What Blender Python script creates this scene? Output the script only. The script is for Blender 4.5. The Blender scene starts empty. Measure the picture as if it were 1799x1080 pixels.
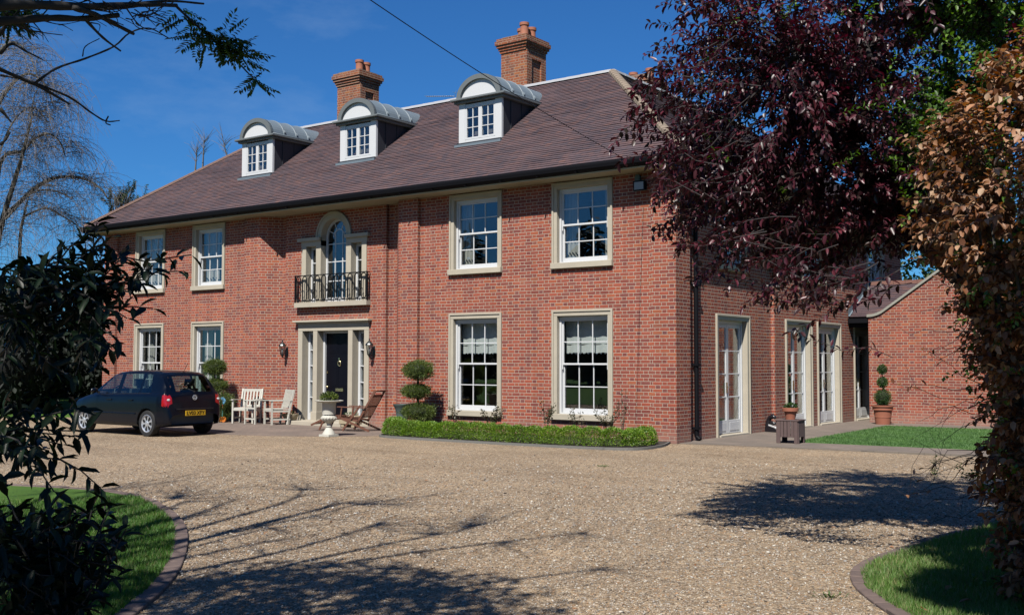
import bpy, bmesh, math, random
import numpy as np
from mathutils import Vector, Matrix

R = math.radians
rng = np.random.default_rng(7)
random.seed(7)
scene = bpy.context.scene
COL = scene.collection

# ------------------------------------------------------------------ camera
W, H, FPX = 1799.0, 1080.0, 1888.46
YAW, PITCH, ROLL = 36.3277, 2.9312, -0.1218
CAM = Vector((10.4115, -19.8801, 1.6622))
cd = bpy.data.cameras.new('camera')
cd.sensor_width = 36.0
cd.lens = FPX / W * 36.0
cd.clip_start = 0.05
cd.clip_end = 3000
cam = bpy.data.objects.new('camera', cd)
COL.objects.link(cam)
cam.matrix_world = Matrix.Translation(CAM) @ (Matrix.Rotation(R(YAW), 4, 'Z') @ Matrix.Rotation(R(90 + PITCH), 4, 'X') @ Matrix.Rotation(R(-ROLL), 4, 'Z'))
scene.camera = cam
CM = cam.matrix_world.to_3x3()

def at(px, py, dist):
    """a point of the place, `dist` metres from the eye along the sight line through a picture point"""
    v = CM @ Vector(((px - W / 2) / FPX, -(py - H / 2) / FPX, -1.0))
    return CAM + v.normalized() * dist

# ------------------------------------------------------------------ sky, sun, exposure
SUN_EL, SUN_AZ = 51.0, 18.0          # azimuth from -Y towards +X
world = bpy.data.worlds.new('World')
scene.world = world
world.use_nodes = True
wn = world.node_tree.nodes
wl = world.node_tree.links
bg = wn['Background']
sky = wn.new('ShaderNodeTexSky')
sky.sky_type = 'NISHITA'
sky.sun_disc = False
sky.sun_elevation = R(SUN_EL)
sky.sun_rotation = R(180 - SUN_AZ)
sky.air_density = 1.0
sky.dust_density = 0.3
sky.ozone_density = 4.0
sky.altitude = 0
bg.inputs['Strength'].default_value = 0.05
# thin high cloud low in the sky
tc = wn.new('ShaderNodeTexCoord')
mp = wn.new('ShaderNodeMapping'); mp.inputs['Scale'].default_value = (1.6, 1.6, 4.5)
mp.inputs['Location'].default_value = (0.35, 0.2, 0.0)
nz = wn.new('ShaderNodeTexNoise'); nz.inputs['Scale'].default_value = 2.3; nz.inputs['Detail'].default_value = 7; nz.inputs['Roughness'].default_value = 0.6
cr = wn.new('ShaderNodeValToRGB'); cr.color_ramp.elements[0].position = 0.53; cr.color_ramp.elements[1].position = 0.80
cr.color_ramp.elements[1].color = (0.30, 0.30, 0.30, 1)
mixc = wn.new('ShaderNodeMixRGB'); mixc.inputs['Color2'].default_value = (3.6, 5.0, 7.0, 1)
wl.new(tc.outputs['Generated'], mp.inputs['Vector']); wl.new(mp.outputs[0], nz.inputs['Vector'])
wl.new(nz.outputs['Fac'], cr.inputs[0]); wl.new(cr.outputs[0], mixc.inputs['Fac'])
tint = wn.new('ShaderNodeMixRGB'); tint.blend_type = 'MULTIPLY'; tint.inputs['Fac'].default_value = 1.0
tint.inputs['Color2'].default_value = (0.24, 0.62, 1.02, 1)
wl.new(sky.outputs[0], tint.inputs['Color1']); wl.new(tint.outputs[0], mixc.inputs['Color1']); wl.new(mixc.outputs[0], bg.inputs['Color'])

sd = bpy.data.lights.new('sun', 'SUN')
sd.energy = 5.0
sd.angle = R(0.53)
sd.color = (1.0, 0.955, 0.88)
sun = bpy.data.objects.new('sun', sd)
COL.objects.link(sun)
sdir = Vector((math.sin(R(SUN_AZ)) * math.cos(R(SUN_EL)), -math.cos(R(SUN_AZ)) * math.cos(R(SUN_EL)), math.sin(R(SUN_EL))))
sun.rotation_euler = sdir.to_track_quat('Z', 'Y').to_euler()
sun.location = sdir * 60

scene.view_settings.view_transform = 'Standard'
scene.view_settings.look = 'None'
scene.view_settings.exposure = 1.0
scene.view_settings.gamma = 1.0
scene.cycles.max_bounces = 7
scene.cycles.transparent_max_bounces = 12
scene.cycles.diffuse_bounces = 1
scene.cycles.glossy_bounces = 3

# ------------------------------------------------------------------ material helpers
MATS = {}
def new_mat(name):
    m = bpy.data.materials.new(name); m.use_nodes = True
    MATS[name] = m
    nt = m.node_tree
    return m, nt.nodes, nt.links, nt.nodes['Principled BSDF']

def N(nodes, t, **kw):
    n = nodes.new(t)
    for k, v in kw.items():
        if k in n.inputs.keys(): n.inputs[k].default_value = v
        else: setattr(n, k, v)
    return n

def math_n(nodes, links, op, a, b=None, clamp=False):
    n = nodes.new('ShaderNodeMath'); n.operation = op; n.use_clamp = clamp
    for i, v in enumerate((a, b)):
        if v is None: continue
        if isinstance(v, (int, float)): n.inputs[i].default_value = v
        else: links.new(v, n.inputs[i])
    return n.outputs[0]

def ramp(nodes, links, fac, stops, interp='LINEAR'):
    n = nodes.new('ShaderNodeValToRGB'); n.color_ramp.interpolation = interp
    e = n.color_ramp.elements
    while len(e) < len(stops): e.new(0.5)
    for i, (p, c) in enumerate(stops):
        e[i].position = p; e[i].color = (c[0], c[1], c[2], 1)
    links.new(fac, n.inputs[0])
    return n.outputs[0]

def simple(name, col, rough=0.6, metal=0.0, noise=0.0, scale=6.0, bump=0.0, bscale=60.0, coat=0.0, spec=0.5, island=0.0):
    m, n, l, p = new_mat(name)
    p.inputs['Base Color'].default_value = (*col, 1); p.inputs['Roughness'].default_value = rough
    p.inputs['Metallic'].default_value = metal; p.inputs['Specular IOR Level'].default_value = spec
    p.inputs['Coat Weight'].default_value = coat; p.inputs['Coat Roughness'].default_value = 0.03
    tcn = n.new('ShaderNodeTexCoord')
    if noise or island:
        a = N(n, 'ShaderNodeTexNoise', Scale=scale, Detail=6.0, Roughness=0.65); l.new(tcn.outputs['Object'], a.inputs['Vector'])
        v = math_n(n, l, 'MULTIPLY_ADD', a.outputs['Fac'], 2 * noise); n_ = v.node; n_.inputs[2].default_value = 1 - noise
        if island:
            g = n.new('ShaderNodeNewGeometry')
            w = math_n(n, l, 'MULTIPLY_ADD', g.outputs['Random Per Island'], 2 * island); w.node.inputs[2].default_value = -island
            v = math_n(n, l, 'ADD', v, w)
        hv = N(n, 'ShaderNodeHueSaturation'); hv.inputs['Color'].default_value = (*col, 1); l.new(v, hv.inputs['Value'])
        l.new(hv.outputs[0], p.inputs['Base Color'])
    if bump:
        b = N(n, 'ShaderNodeTexNoise', Scale=bscale, Detail=5.0); l.new(tcn.outputs['Object'], b.inputs['Vector'])
        bn = N(n, 'ShaderNodeBump', Strength=bump, Distance=0.01); l.new(b.outputs['Fac'], bn.inputs['Height']); l.new(bn.outputs[0], p.inputs['Normal'])
    return m

def brick_mat(name, stretch=(0.40, 0.108, 0.070), mortar=(0.60, 0.495, 0.39), course=0.075, period=0.3375, warm=0.0):
    """Flemish bond from position: alternate stretchers and headers, centred over one another"""
    m, n, l, p = new_mat(name)
    g = n.new('ShaderNodeNewGeometry')
    cx = n.new('ShaderNodeVectorMath'); cx.operation = 'CROSS_PRODUCT'
    l.new(g.outputs['True Normal'], cx.inputs[0]); cx.inputs[1].default_value = (0, 0, 1)
    dt = n.new('ShaderNodeVectorMath'); dt.operation = 'DOT_PRODUCT'
    l.new(g.outputs['Position'], dt.inputs[0]); l.new(cx.outputs[0], dt.inputs[1])
    sx = n.new('ShaderNodeSeparateXYZ'); l.new(g.outputs['Position'], sx.inputs[0])
    # slight wobble of the laying
    wob = N(n, 'ShaderNodeTexNoise', Scale=1.7, Detail=2.0); l.new(g.outputs['Position'], wob.inputs['Vector'])
    wv = math_n(n, l, 'MULTIPLY_ADD', wob.outputs['Fac'], 0.012); wv.node.inputs[2].default_value = -0.006
    zz = math_n(n, l, 'ADD', sx.outputs['Z'], wv)
    row_f = math_n(n, l, 'DIVIDE', zz, course)
    row = math_n(n, l, 'FLOOR', row_f); rf = math_n(n, l, 'SUBTRACT', row_f, row)
    odd = math_n(n, l, 'MODULO', math_n(n, l, 'ABSOLUTE', row), 2.0)
    rowr = n.new('ShaderNodeTexWhiteNoise'); rowr.noise_dimensions = '1D'; l.new(row, rowr.inputs['W'])
    jit = math_n(n, l, 'MULTIPLY', rowr.outputs['Value'], 0.07)
    u = math_n(n, l, 'ADD', math_n(n, l, 'ADD', math_n(n, l, 'DIVIDE', dt.outputs['Value'], period), math_n(n, l, 'MULTIPLY', odd, 0.5)), jit)
    u = math_n(n, l, 'ADD', u, 200.0)
    ci = math_n(n, l, 'FLOOR', u); cf = math_n(n, l, 'SUBTRACT', u, ci)
    head = math_n(n, l, 'GREATER_THAN', cf, 2 / 3)
    # distance to nearest vertical joint (metres)
    d1 = math_n(n, l, 'ABSOLUTE', math_n(n, l, 'SUBTRACT', cf, 2 / 3))
    d2 = math_n(n, l, 'MINIMUM', cf, math_n(n, l, 'SUBTRACT', 1.0, cf))
    dv = math_n(n, l, 'MULTIPLY', math_n(n, l, 'MINIMUM', d1, d2), period)
    dh = math_n(n, l, 'MULTIPLY', math_n(n, l, 'MINIMUM', rf, math_n(n, l, 'SUBTRACT', 1.0, rf)), course)
    fn = N(n, 'ShaderNodeTexNoise', Scale=38.0, Detail=3.0); l.new(g.outputs['Position'], fn.inputs['Vector'])
    ed = math_n(n, l, 'MULTIPLY_ADD', fn.outputs['Fac'], 0.006); ed.node.inputs[2].default_value = -0.003
    dm = math_n(n, l, 'ADD', math_n(n, l, 'MINIMUM', dv, dh), ed)
    mr = N(n, 'ShaderNodeMapRange'); l.new(dm, mr.inputs['Value']); mr.inputs['From Min'].default_value = 0.0038; mr.inputs['From Max'].default_value = 0.0074
    isb = mr.outputs[0]
    cv = n.new('ShaderNodeCombineXYZ'); l.new(ci, cv.inputs[0]); l.new(row, cv.inputs[1])
    l.new(math_n(n, l, 'ADD', head, math_n(n, l, 'MULTIPLY', cx.outputs[0], 1.0) if False else head), cv.inputs[2])
    wn_ = n.new('ShaderNodeTexWhiteNoise'); wn_.noise_dimensions = '3D'; l.new(cv.outputs[0], wn_.inputs['Vector'])
    s = stretch
    col = ramp(n, l, wn_.outputs['Value'], [(0.0, (s[0] * .68, s[1] * .80, s[2] * 1.05)), (0.12, (s[0] * .72, s[1] * .72, s[2] * .85)), (0.4, s),
                                            (0.72, (s[0] * 1.12, s[1] * 1.0, s[2] * .92)), (0.9, (s[0] * 1.18, s[1] * 1.32, s[2] * 1.0)), (1.0, (s[0] * .62, s[1] * .80, s[2] * 1.15))])
    # headers a little darker / bluer as fired ends are
    hm = N(n, 'ShaderNodeMixRGB', blend_type='MULTIPLY'); hm.inputs['Color2'].default_value = (0.86, 0.88, 0.96, 1)
    l.new(math_n(n, l, 'MULTIPLY', head, 0.9), hm.inputs['Fac']); l.new(col, hm.inputs['Color1'])
    big = N(n, 'ShaderNodeTexNoise', Scale=0.55, Detail=4.0); l.new(g.outputs['Position'], big.inputs['Vector'])
    bm = ramp(n, l, big.outputs['Fac'], [(0.3, (0.86, 0.84, 0.86)), (0.7, (1.10, 1.08, 1.02))])
    m1 = N(n, 'ShaderNodeMixRGB', blend_type='MULTIPLY', Fac=1.0); l.new(hm.outputs[0], m1.inputs['Color1']); l.new(bm, m1.inputs['Color2'])
    grain = N(n, 'ShaderNodeTexNoise', Scale=90.0, Detail=3.0); l.new(g.outputs['Position'], grain.inputs['Vector'])
    gm = ramp(n, l, grain.outputs['Fac'], [(0.3, (0.80, 0.80, 0.80)), (0.75, (1.15, 1.15, 1.15))])
    m2 = N(n, 'ShaderNodeMixRGB', blend_type='MULTIPLY', Fac=0.7); l.new(m1.outputs[0], m2.inputs['Color1']); l.new(gm, m2.inputs['Color2'])
    fin = n.new('ShaderNodeMixRGB'); l.new(isb, fin.inputs['Fac']); fin.inputs['Color1'].default_value = (*mortar, 1); l.new(m2.outputs[0], fin.inputs['Color2'])
    # rain splash staining near the ground and pale bloom patches
    bl = N(n, 'ShaderNodeTexNoise', Scale=0.9, Detail=5.0, Roughness=0.7); l.new(g.outputs['Position'], bl.inputs['Vector'])
    bf = ramp(n, l, bl.outputs['Fac'], [(0.55, (0, 0, 0)), (0.8, (0.16, 0.16, 0.16))])
    f2 = n.new('ShaderNodeMixRGB'); l.new(bf, f2.inputs['Fac']); l.new(fin.outputs[0], f2.inputs['Color1']); f2.inputs['Color2'].default_value = (0.45, 0.34, 0.29, 1)
    mp2 = n.new('ShaderNodeMapping'); mp2.inputs['Scale'].default_value = (2.2, 2.2, .22); l.new(g.outputs['Position'], mp2.inputs['Vector'])
    sk = N(n, 'ShaderNodeTexNoise', Scale=1.6, Detail=6.0, Roughness=.62); l.new(mp2.outputs[0], sk.inputs['Vector'])
    skc = ramp(n, l, sk.outputs['Fac'], [(.30, (.80, .79, .80)), (.52, (1, 1, 1)), (.75, (1.10, 1.09, 1.08))])
    f3 = N(n, 'ShaderNodeMixRGB', blend_type='MULTIPLY', Fac=.8); l.new(f2.outputs[0], f3.inputs['Color1']); l.new(skc, f3.inputs['Color2'])
    gz = N(n, 'ShaderNodeMapRange'); l.new(math_n(n, l, 'ADD', sx.outputs['Z'], math_n(n, l, 'MULTIPLY', bl.outputs['Fac'], -.5)), gz.inputs['Value'])
    gz.inputs['From Min'].default_value = -.25; gz.inputs['From Max'].default_value = .18; gz.inputs['To Min'].default_value = .60; gz.inputs['To Max'].default_value = 0.0
    f4 = n.new('ShaderNodeMixRGB'); l.new(gz.outputs[0], f4.inputs['Fac']); l.new(f3.outputs[0], f4.inputs['Color1']); f4.inputs['Color2'].default_value = (.40, .27, .22, 1)
    l.new(f4.outputs[0], p.inputs['Base Color'])
    p.inputs['Roughness'].default_value = 0.88; p.inputs['Specular IOR Level'].default_value = 0.25
    hgt = math_n(n, l, 'ADD', isb, math_n(n, l, 'MULTIPLY', grain.outputs['Fac'], 0.35))
    bu = N(n, 'ShaderNodeBump', Strength=0.8, Distance=0.006); l.new(hgt, bu.inputs['Height']); l.new(bu.outputs[0], p.inputs['Normal'])
    return m

def tile_mat(name, base=(0.125, 0.082, 0.088), width=0.165, course=0.0615):
    m, n, l, p = new_mat(name)
    g = n.new('ShaderNodeNewGeometry')
    cx = n.new('ShaderNodeVectorMath'); cx.operation = 'CROSS_PRODUCT'; l.new(g.outputs['True Normal'], cx.inputs[0]); cx.inputs[1].default_value = (0, 0, 1)
    nm = n.new('ShaderNodeVectorMath'); nm.operation = 'NORMALIZE'; l.new(cx.outputs[0], nm.inputs[0])
    dt = n.new('ShaderNodeVectorMath'); dt.operation = 'DOT_PRODUCT'; l.new(g.outputs['Position'], dt.inputs[0]); l.new(nm.outputs[0], dt.inputs[1])
    # one island = one course strip, so the island number seeds the course
    odd = math_n(n, l, 'MULTIPLY', g.outputs['Random Per Island'], 57.0)
    u = math_n(n, l, 'ADD', math_n(n, l, 'DIVIDE', dt.outputs['Value'], width), math_n(n, l, 'ADD', odd, 300.0))
    ci = math_n(n, l, 'FLOOR', u); cf = math_n(n, l, 'SUBTRACT', u, ci)
    cv = n.new('ShaderNodeCombineXYZ'); l.new(ci, cv.inputs[0]); l.new(odd, cv.inputs[1])
    wn_ = n.new('ShaderNodeTexWhiteNoise'); wn_.noise_dimensions = '3D'; l.new(cv.outputs[0], wn_.inputs['Vector'])
    b = base
    col = ramp(n, l, wn_.outputs['Value'], [(0, (b[0] * .76, b[1] * .84, b[2] * .95)), (.35, (b[0] * .95, b[1] * .97, b[2])), (.7, (b[0] * 1.08, b[1] * 1.0, b[2])), (.95, (b[0] * 1.18, b[1] * 1.05, b[2] * .97)), (1, (b[0] * 1.5, b[1] * 1.2, b[2]))])
    dj = math_n(n, l, 'MINIMUM', cf, math_n(n, l, 'SUBTRACT', 1.0, cf))
    mr = N(n, 'ShaderNodeMapRange'); l.new(dj, mr.inputs['Value']); mr.inputs['From Min'].default_value = 0.0; mr.inputs['From Max'].default_value = 0.035; mr.inputs['To Min'].default_value = 0.45
    mm = N(n, 'ShaderNodeMixRGB', blend_type='MULTIPLY', Fac=1.0); l.new(col, mm.inputs['Color1']); l.new(mr.outputs[0], mm.inputs['Color2'])
    big = N(n, 'ShaderNodeTexNoise', Scale=0.8, Detail=6.0); l.new(g.outputs['Position'], big.inputs['Vector'])
    bm = ramp(n, l, big.outputs['Fac'], [(0.3, (0.82, 0.84, 0.88)), (0.7, (1.15, 1.12, 1.08))])
    m1 = N(n, 'ShaderNodeMixRGB', blend_type='MULTIPLY', Fac=1.0); l.new(mm.outputs[0], m1.inputs['Color1']); l.new(bm, m1.inputs['Color2'])
    li = N(n, 'ShaderNodeTexNoise', Scale=7.0, Detail=8.0, Roughness=.75); l.new(g.outputs['Position'], li.inputs['Vector'])
    lf = ramp(n, l, li.outputs['Fac'], [(.60, (0, 0, 0)), (.74, (.45, .45, .45))])
    m2 = n.new('ShaderNodeMixRGB'); l.new(lf, m2.inputs['Fac']); l.new(m1.outputs[0], m2.inputs['Color1']); m2.inputs['Color2'].default_value = (.20, .17, .14, 1)
    l.new(m2.outputs[0], p.inputs['Base Color'])
    p.inputs['Roughness'].default_value = 0.75; p.inputs['Specular IOR Level'].default_value = 0.35
    gr = N(n, 'ShaderNodeTexNoise', Scale=40.0, Detail=3.0); l.new(g.outputs['Position'], gr.inputs['Vector'])
    hh = math_n(n, l, 'ADD', math_n(n, l, 'MULTIPLY', wn_.outputs['Value'], 0.5), math_n(n, l, 'MULTIPLY', gr.outputs['Fac'], 0.5))
    bu = N(n, 'ShaderNodeBump', Strength=0.5, Distance=0.008); l.new(hh, bu.inputs['Height']); l.new(bu.outputs[0], p.inputs['Normal'])
    return m

def leaf_mat(name, cols, rough=0.45, trans=0.25, tcol=None, spec=0.4):
    m, n, l, p = new_mat(name)
    g = n.new('ShaderNodeNewGeometry')
    stops = [(i / max(1, len(cols) - 1), c) for i, c in enumerate(cols)]
    c = ramp(n, l, g.outputs['Random Per Island'], stops)
    pn = N(n, 'ShaderNodeTexNoise', Scale=1.6, Detail=4.0, Roughness=.6); l.new(g.outputs['Position'], pn.inputs['Vector'])
    pc = ramp(n, l, pn.outputs['Fac'], [(.30, (.62, .66, .60)), (.5, (1, 1, 1)), (.72, (1.40, 1.28, 1.12))])
    pm = N(n, 'ShaderNodeMixRGB', blend_type='MULTIPLY', Fac=.8); l.new(c, pm.inputs['Color1']); l.new(pc, pm.inputs['Color2']); c = pm.outputs[0]
    l.new(c, p.inputs['Base Color']); p.inputs['Roughness'].default_value = rough; p.inputs['Specular IOR Level'].default_value = spec
    if trans > 0:
        out = n['Material Output']
        t = n.new('ShaderNodeBsdfTranslucent')
        hs = N(n, 'ShaderNodeHueSaturation', Saturation=1.25, Value=1.7); l.new(c, hs.inputs['Color']); l.new(hs.outputs[0], t.inputs['Color'])
        mx = n.new('ShaderNodeMixShader'); mx.inputs[0].default_value = trans
        l.new(p.outputs[0], mx.inputs[1]); l.new(t.outputs[0], mx.inputs[2]); l.new(mx.outputs[0], out.inputs['Surface'])
    return m

def glass_mat(name, tint=(0.82, 0.88, 0.88), ior=1.5, boost=1.0):
    m, n, l, p = new_mat(name)
    out = n['Material Output']; n.remove(p)
    tr = n.new('ShaderNodeBsdfTransparent'); tr.inputs['Color'].default_value = (*tint, 1)
    gl = n.new('ShaderNodeBsdfGlossy'); gl.inputs['Roughness'].default_value = 0.0; gl.inputs['Color'].default_value = (0.95, 0.97, 1, 1)
    fr = n.new('ShaderNodeLayerWeight')
    f = math_n(n, l, 'MULTIPLY', math_n(n, l, 'POWER', fr.outputs['Facing'], 4.0), .95)
    f = math_n(n, l, 'MULTIPLY', math_n(n, l, 'ADD', f, .055), boost, clamp=True)
    wv = N(n, 'ShaderNodeTexNoise', Scale=1.3, Detail=1.0); tcn = n.new('ShaderNodeTexCoord'); l.new(tcn.outputs['Object'], wv.inputs['Vector'])
    bu = N(n, 'ShaderNodeBump', Strength=0.06, Distance=0.02); l.new(wv.outputs['Fac'], bu.inputs['Height']); l.new(bu.outputs[0], gl.inputs['Normal'])
    mx = n.new('ShaderNodeMixShader'); l.new(f, mx.inputs[0]); l.new(tr.outputs[0], mx.inputs[1]); l.new(gl.outputs[0], mx.inputs[2])
    l.new(mx.outputs[0], out.inputs['Surface'])
    return m

# ------------------------------------------------------------------ mesh helpers
class MB:
    def __init__(s): s.v = []; s.f = []
    def add(s, vs, fs):
        o = len(s.v); s.v += [tuple(v) for v in vs]; s.f += [tuple(i + o for i in f) for f in fs]; return s
    def box(s, x0, x1, y0, y1, z0, z1, M=None):
        vs = [(x, y, z) for z in (z0, z1) for y in (y0, y1) for x in (x0, x1)]
        if M: vs = [M @ Vector(v) for v in vs]
        return s.add(vs, [(0, 2, 3, 1), (4, 5, 7, 6), (0, 1, 5, 4), (2, 6, 7, 3), (0, 4, 6, 2), (1, 3, 7, 5)])
    def bar(s, a, b, w, h=None, up=(0, 0, 1)):
        """rectangular bar from a to b"""
        h = h or w
        a, b = Vector(a), Vector(b); d = (b - a).normalized(); u = Vector(up)
        if abs(d.dot(u)) > .99: u = Vector((1, 0, 0))
        r = d.cross(u).normalized(); u = r.cross(d)
        vs = [c + r * (sx * w / 2) + u * (sz * h / 2) for c in (a, b) for sz in (-1, 1) for sx in (-1, 1)]
        return s.add(vs, [(0, 2, 3, 1), (4, 5, 7, 6), (0, 1, 5, 4), (2, 6, 7, 3), (0, 4, 6, 2), (1, 3, 7, 5)])
    def tube(s, pts, rad, n=6, closed=False, cap=True):
        pts = [Vector(p) for p in pts]; k = len(pts)
        if not hasattr(rad, '__len__'): rad = [rad] * k
        o = len(s.v); prev = None
        for i, p in enumerate(pts):
            if closed: d = (pts[(i + 1) % k] - pts[i - 1])
            else: d = pts[min(i + 1, k - 1)] - pts[max(i - 1, 0)]
            d.normalize()
            if prev is None:
                prev = d.orthogonal().normalized()
            r = (prev - d * prev.dot(d))
            r = r.normalized() if r.length > 1e-6 else d.orthogonal().normalized()
            prev = r; q = d.cross(r)
            for j in range(n):
                a = 2 * math.pi * j / n; s.v.append(tuple(p + (r * math.cos(a) + q * math.sin(a)) * rad[i]))
        m = k if closed else k - 1
        for i in range(m):
            i2 = (i + 1) % k
            for j in range(n):
                s.f.append((o + i * n + j, o + i * n + (j + 1) % n, o + i2 * n + (j + 1) % n, o + i2 * n + j))
        if cap and not closed:
            s.f.append(tuple(o + j for j in range(n))[::-1]); s.f.append(tuple(o + (k - 1) * n + j for j in range(n)))
        return s
    def lathe(s, prof, c=(0, 0, 0), n=24, sx=1, sy=1):
        o = len(s.v)
        for (r, z) in prof:
            for j in range(n):
                a = 2 * math.pi * j / n; s.v.append((c[0] + r * math.cos(a) * sx, c[1] + r * math.sin(a) * sy, c[2] + z))
        for i in range(len(prof) - 1):
            for j in range(n): s.f.append((o + i * n + j, o + i * n + (j + 1) % n, o + (i + 1) * n + (j + 1) % n, o + (i + 1) * n + j))
        s.f.append(tuple(o + j for j in range(n))[::-1]); s.f.append(tuple(o + (len(prof) - 1) * n + j for j in range(n)))
        return s
    def prism(s, poly, a, b, axis='z', M=None):
        """extrude a polygon between a and b along an axis; poly in the other two axes"""
        k = len(poly)
        def P(p, t):
            v = {'z': (p[0], p[1], t), 'y': (p[0], t, p[1]), 'x': (t, p[0], p[1])}[axis]
            return M @ Vector(v) if M else v
        vs = [P(p, a) for p in poly] + [P(p, b) for p in poly]
        fs = [tuple(range(k))[::-1], tuple(range(k, 2 * k))] + [(i, (i + 1) % k, k + (i + 1) % k, k + i) for i in range(k)]
        return s.add(vs, fs)
    def build(s, name, mat, parent=None, smooth=False, bevel=0.0, loc=None, rz=None, fix=True, seg=1, auto=None):
        me = bpy.data.meshes.new(name)
        me.from_pydata(s.v, [], s.f); me.validate()
        if fix:
            b = bmesh.new(); b.from_mesh(me); bmesh.ops.recalc_face_normals(b, faces=b.faces); b.to_mesh(me); b.free()
        return link(name, me, mat, parent, smooth, bevel, loc, rz, seg, auto)

def link(name, me, mat, parent=None, smooth=False, bevel=0.0, loc=None, rz=None, seg=1, auto=None):
    o = bpy.data.objects.new(name, me); COL.objects.link(o)
    if isinstance(mat, (list, tuple)):
        for q in mat: me.materials.append(q)
    elif mat: me.materials.append(mat)
    if smooth:
        me.polygons.foreach_set('use_smooth', [True] * len(me.polygons))
        if auto is not None:
            try: me.set_sharp_from_angle(angle=R(auto))
            except Exception: pass
    if parent: o.parent = parent
    if loc is not None: o.location = loc
    if rz is not None: o.rotation_euler = (0, 0, rz)
    if bevel:
        md = o.modifiers.new('bevel', 'BEVEL'); md.width = bevel; md.segments = seg; md.limit_method = 'ANGLE'; md.angle_limit = R(40)
    return o

def tag(o, label=None, cat=None, group=None, kind=None):
    if label: o['label'] = label
    if cat: o['category'] = cat
    if group: o['group'] = group
    if kind: o['kind'] = kind
    return o

def empty(name, loc=(0, 0, 0), rz=0.0, label=None, cat=None, group=None, parent=None):
    o = bpy.data.objects.new(name, None); COL.objects.link(o); o.location = loc; o.rotation_euler = (0, 0, rz); o.empty_display_size = 0.2
    if parent: o.parent = parent
    return tag(o, label, cat, group)

def copy_tree(o, parent=None):
    c = o.copy(); COL.objects.link(c); c.parent = parent
    for ch in list(o.children): copy_tree(ch, c)
    return c

def np_mesh(name, V, F, mat, parent=None, smooth=False):
    """V (n,3); F (m,k) of one size k"""
    me = bpy.data.meshes.new(name)
    V = np.asarray(V, np.float32); F = np.asarray(F, np.int32); k = F.shape[1]
    me.vertices.add(len(V)); me.vertices.foreach_set('co', V.ravel())
    me.loops.add(F.size); me.loops.foreach_set('vertex_index', F.ravel())
    me.polygons.add(len(F)); me.polygons.foreach_set('loop_start', np.arange(0, F.size, k, dtype=np.int32))
    me.polygons.foreach_set('loop_total', np.full(len(F), k, np.int32))
    if smooth: me.polygons.foreach_set('use_smooth', np.ones(len(F), bool))
    me.update(calc_edges=True)
    return link(name, me, mat, parent)

def unit(a):
    return a / np.maximum(np.linalg.norm(a, axis=-1, keepdims=True), 1e-9)

LEAF = {   # template: verts as (along, across, lift), triangles
    'plain': (np.array([(0, 0, 0), (.5, .5, .10), (1, 0, 0), (.5, -.5, .10)]), np.array([(0, 1, 2), (0, 2, 3)])),
    'long': (np.array([(0, 0, 0), (.3, .42, .08), (.7, .38, .06), (1, 0, -.12), (.7, -.38, .06), (.3, -.42, .08), (.5, 0, -.02)]),
             np.array([(0, 1, 6), (1, 2, 6), (2, 3, 6), (3, 4, 6), (4, 5, 6), (5, 0, 6)])),
}
def leaves(P, D, Nn, L, Wd, kind='plain'):
    """P base points, D directions, Nn approx normals, L lengths, Wd widths -> V,F arrays"""
    T, F = LEAF[kind]
    D = unit(D); S = unit(np.cross(D, Nn)); U = np.cross(S, D)
    V = P[:, None, :] + D[:, None, :] * (T[None, :, 0:1] * L[:, None, None]) + S[:, None, :] * (T[None, :, 1:2] * Wd[:, None, None]) + U[:, None, :] * (T[None, :, 2:3] * L[:, None, None])
    k = len(T); n = len(P)
    FF = F[None] + (np.arange(n) * k)[:, None, None]
    return V.reshape(-1, 3), FF.reshape(-1, 3)

def rand_unit(n):
    return unit(rng.normal(size=(n, 3)))

# ------------------------------------------------------------------ materials
M_brick = brick_mat('red_brick')
M_brick2 = brick_mat('chimney_brick', stretch=(0.36, 0.12, 0.062), mortar=(0.50, 0.40, 0.30))
M_tile = tile_mat('clay_tile')
M_ridge = simple('ridge_tile', (0.29, 0.225, 0.165), 0.85, noise=0.35, scale=5, bump=0.3)
M_ridge2 = simple('lead_ridge', (0.52, 0.52, 0.54), 0.5, noise=0.15)
M_stone = simple('bath_stone', (0.55, 0.49, 0.385), 0.85, noise=0.20, scale=2.4, bump=0.3, bscale=45)
M_soffit = simple('soffit_board', (0.50, 0.44, 0.30), 0.7, noise=0.25, scale=1.4)
M_white = simple('white_paint', (0.80, 0.81, 0.82), 0.35, noise=0.03)
M_black = simple('black_gutter', (0.007, 0.007, 0.010), 0.6, spec=.10)
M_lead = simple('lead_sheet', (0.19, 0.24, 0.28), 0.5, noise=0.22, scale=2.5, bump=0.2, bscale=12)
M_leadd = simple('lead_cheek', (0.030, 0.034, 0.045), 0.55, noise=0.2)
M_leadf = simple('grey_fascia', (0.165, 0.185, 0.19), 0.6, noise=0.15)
M_glass = glass_mat('window_glass', tint=(.93, .95, .95), boost=1.25)
M_iron = simple('wrought_iron', (0.008, 0.008, 0.010), 0.5, spec=.2)
M_door = simple('black_gloss_paint', (0.005, 0.005, 0.010), 0.35, coat=0.0, spec=.15)
M_brass = simple('polished_brass', (0.75, 0.60, 0.33), 0.25, metal=1.0)
M_pot = simple('chimney_pot_clay', (0.44, 0.155, 0.085), 0.8, noise=0.2, scale=8)
M_terra = simple('terracotta', (0.40, 0.135, 0.075), 0.78, noise=0.14, scale=7, bump=0.1)
M_room = simple('room_plaster', (0.16, 0.15, 0.14), 0.9)
M_blind = simple('blind_cloth', (0.70, 0.73, 0.70), 0.9, noise=0.1)
M_curtain = simple('curtain_cloth', (0.50, 0.50, 0.46), 0.9, noise=0.15)
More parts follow.
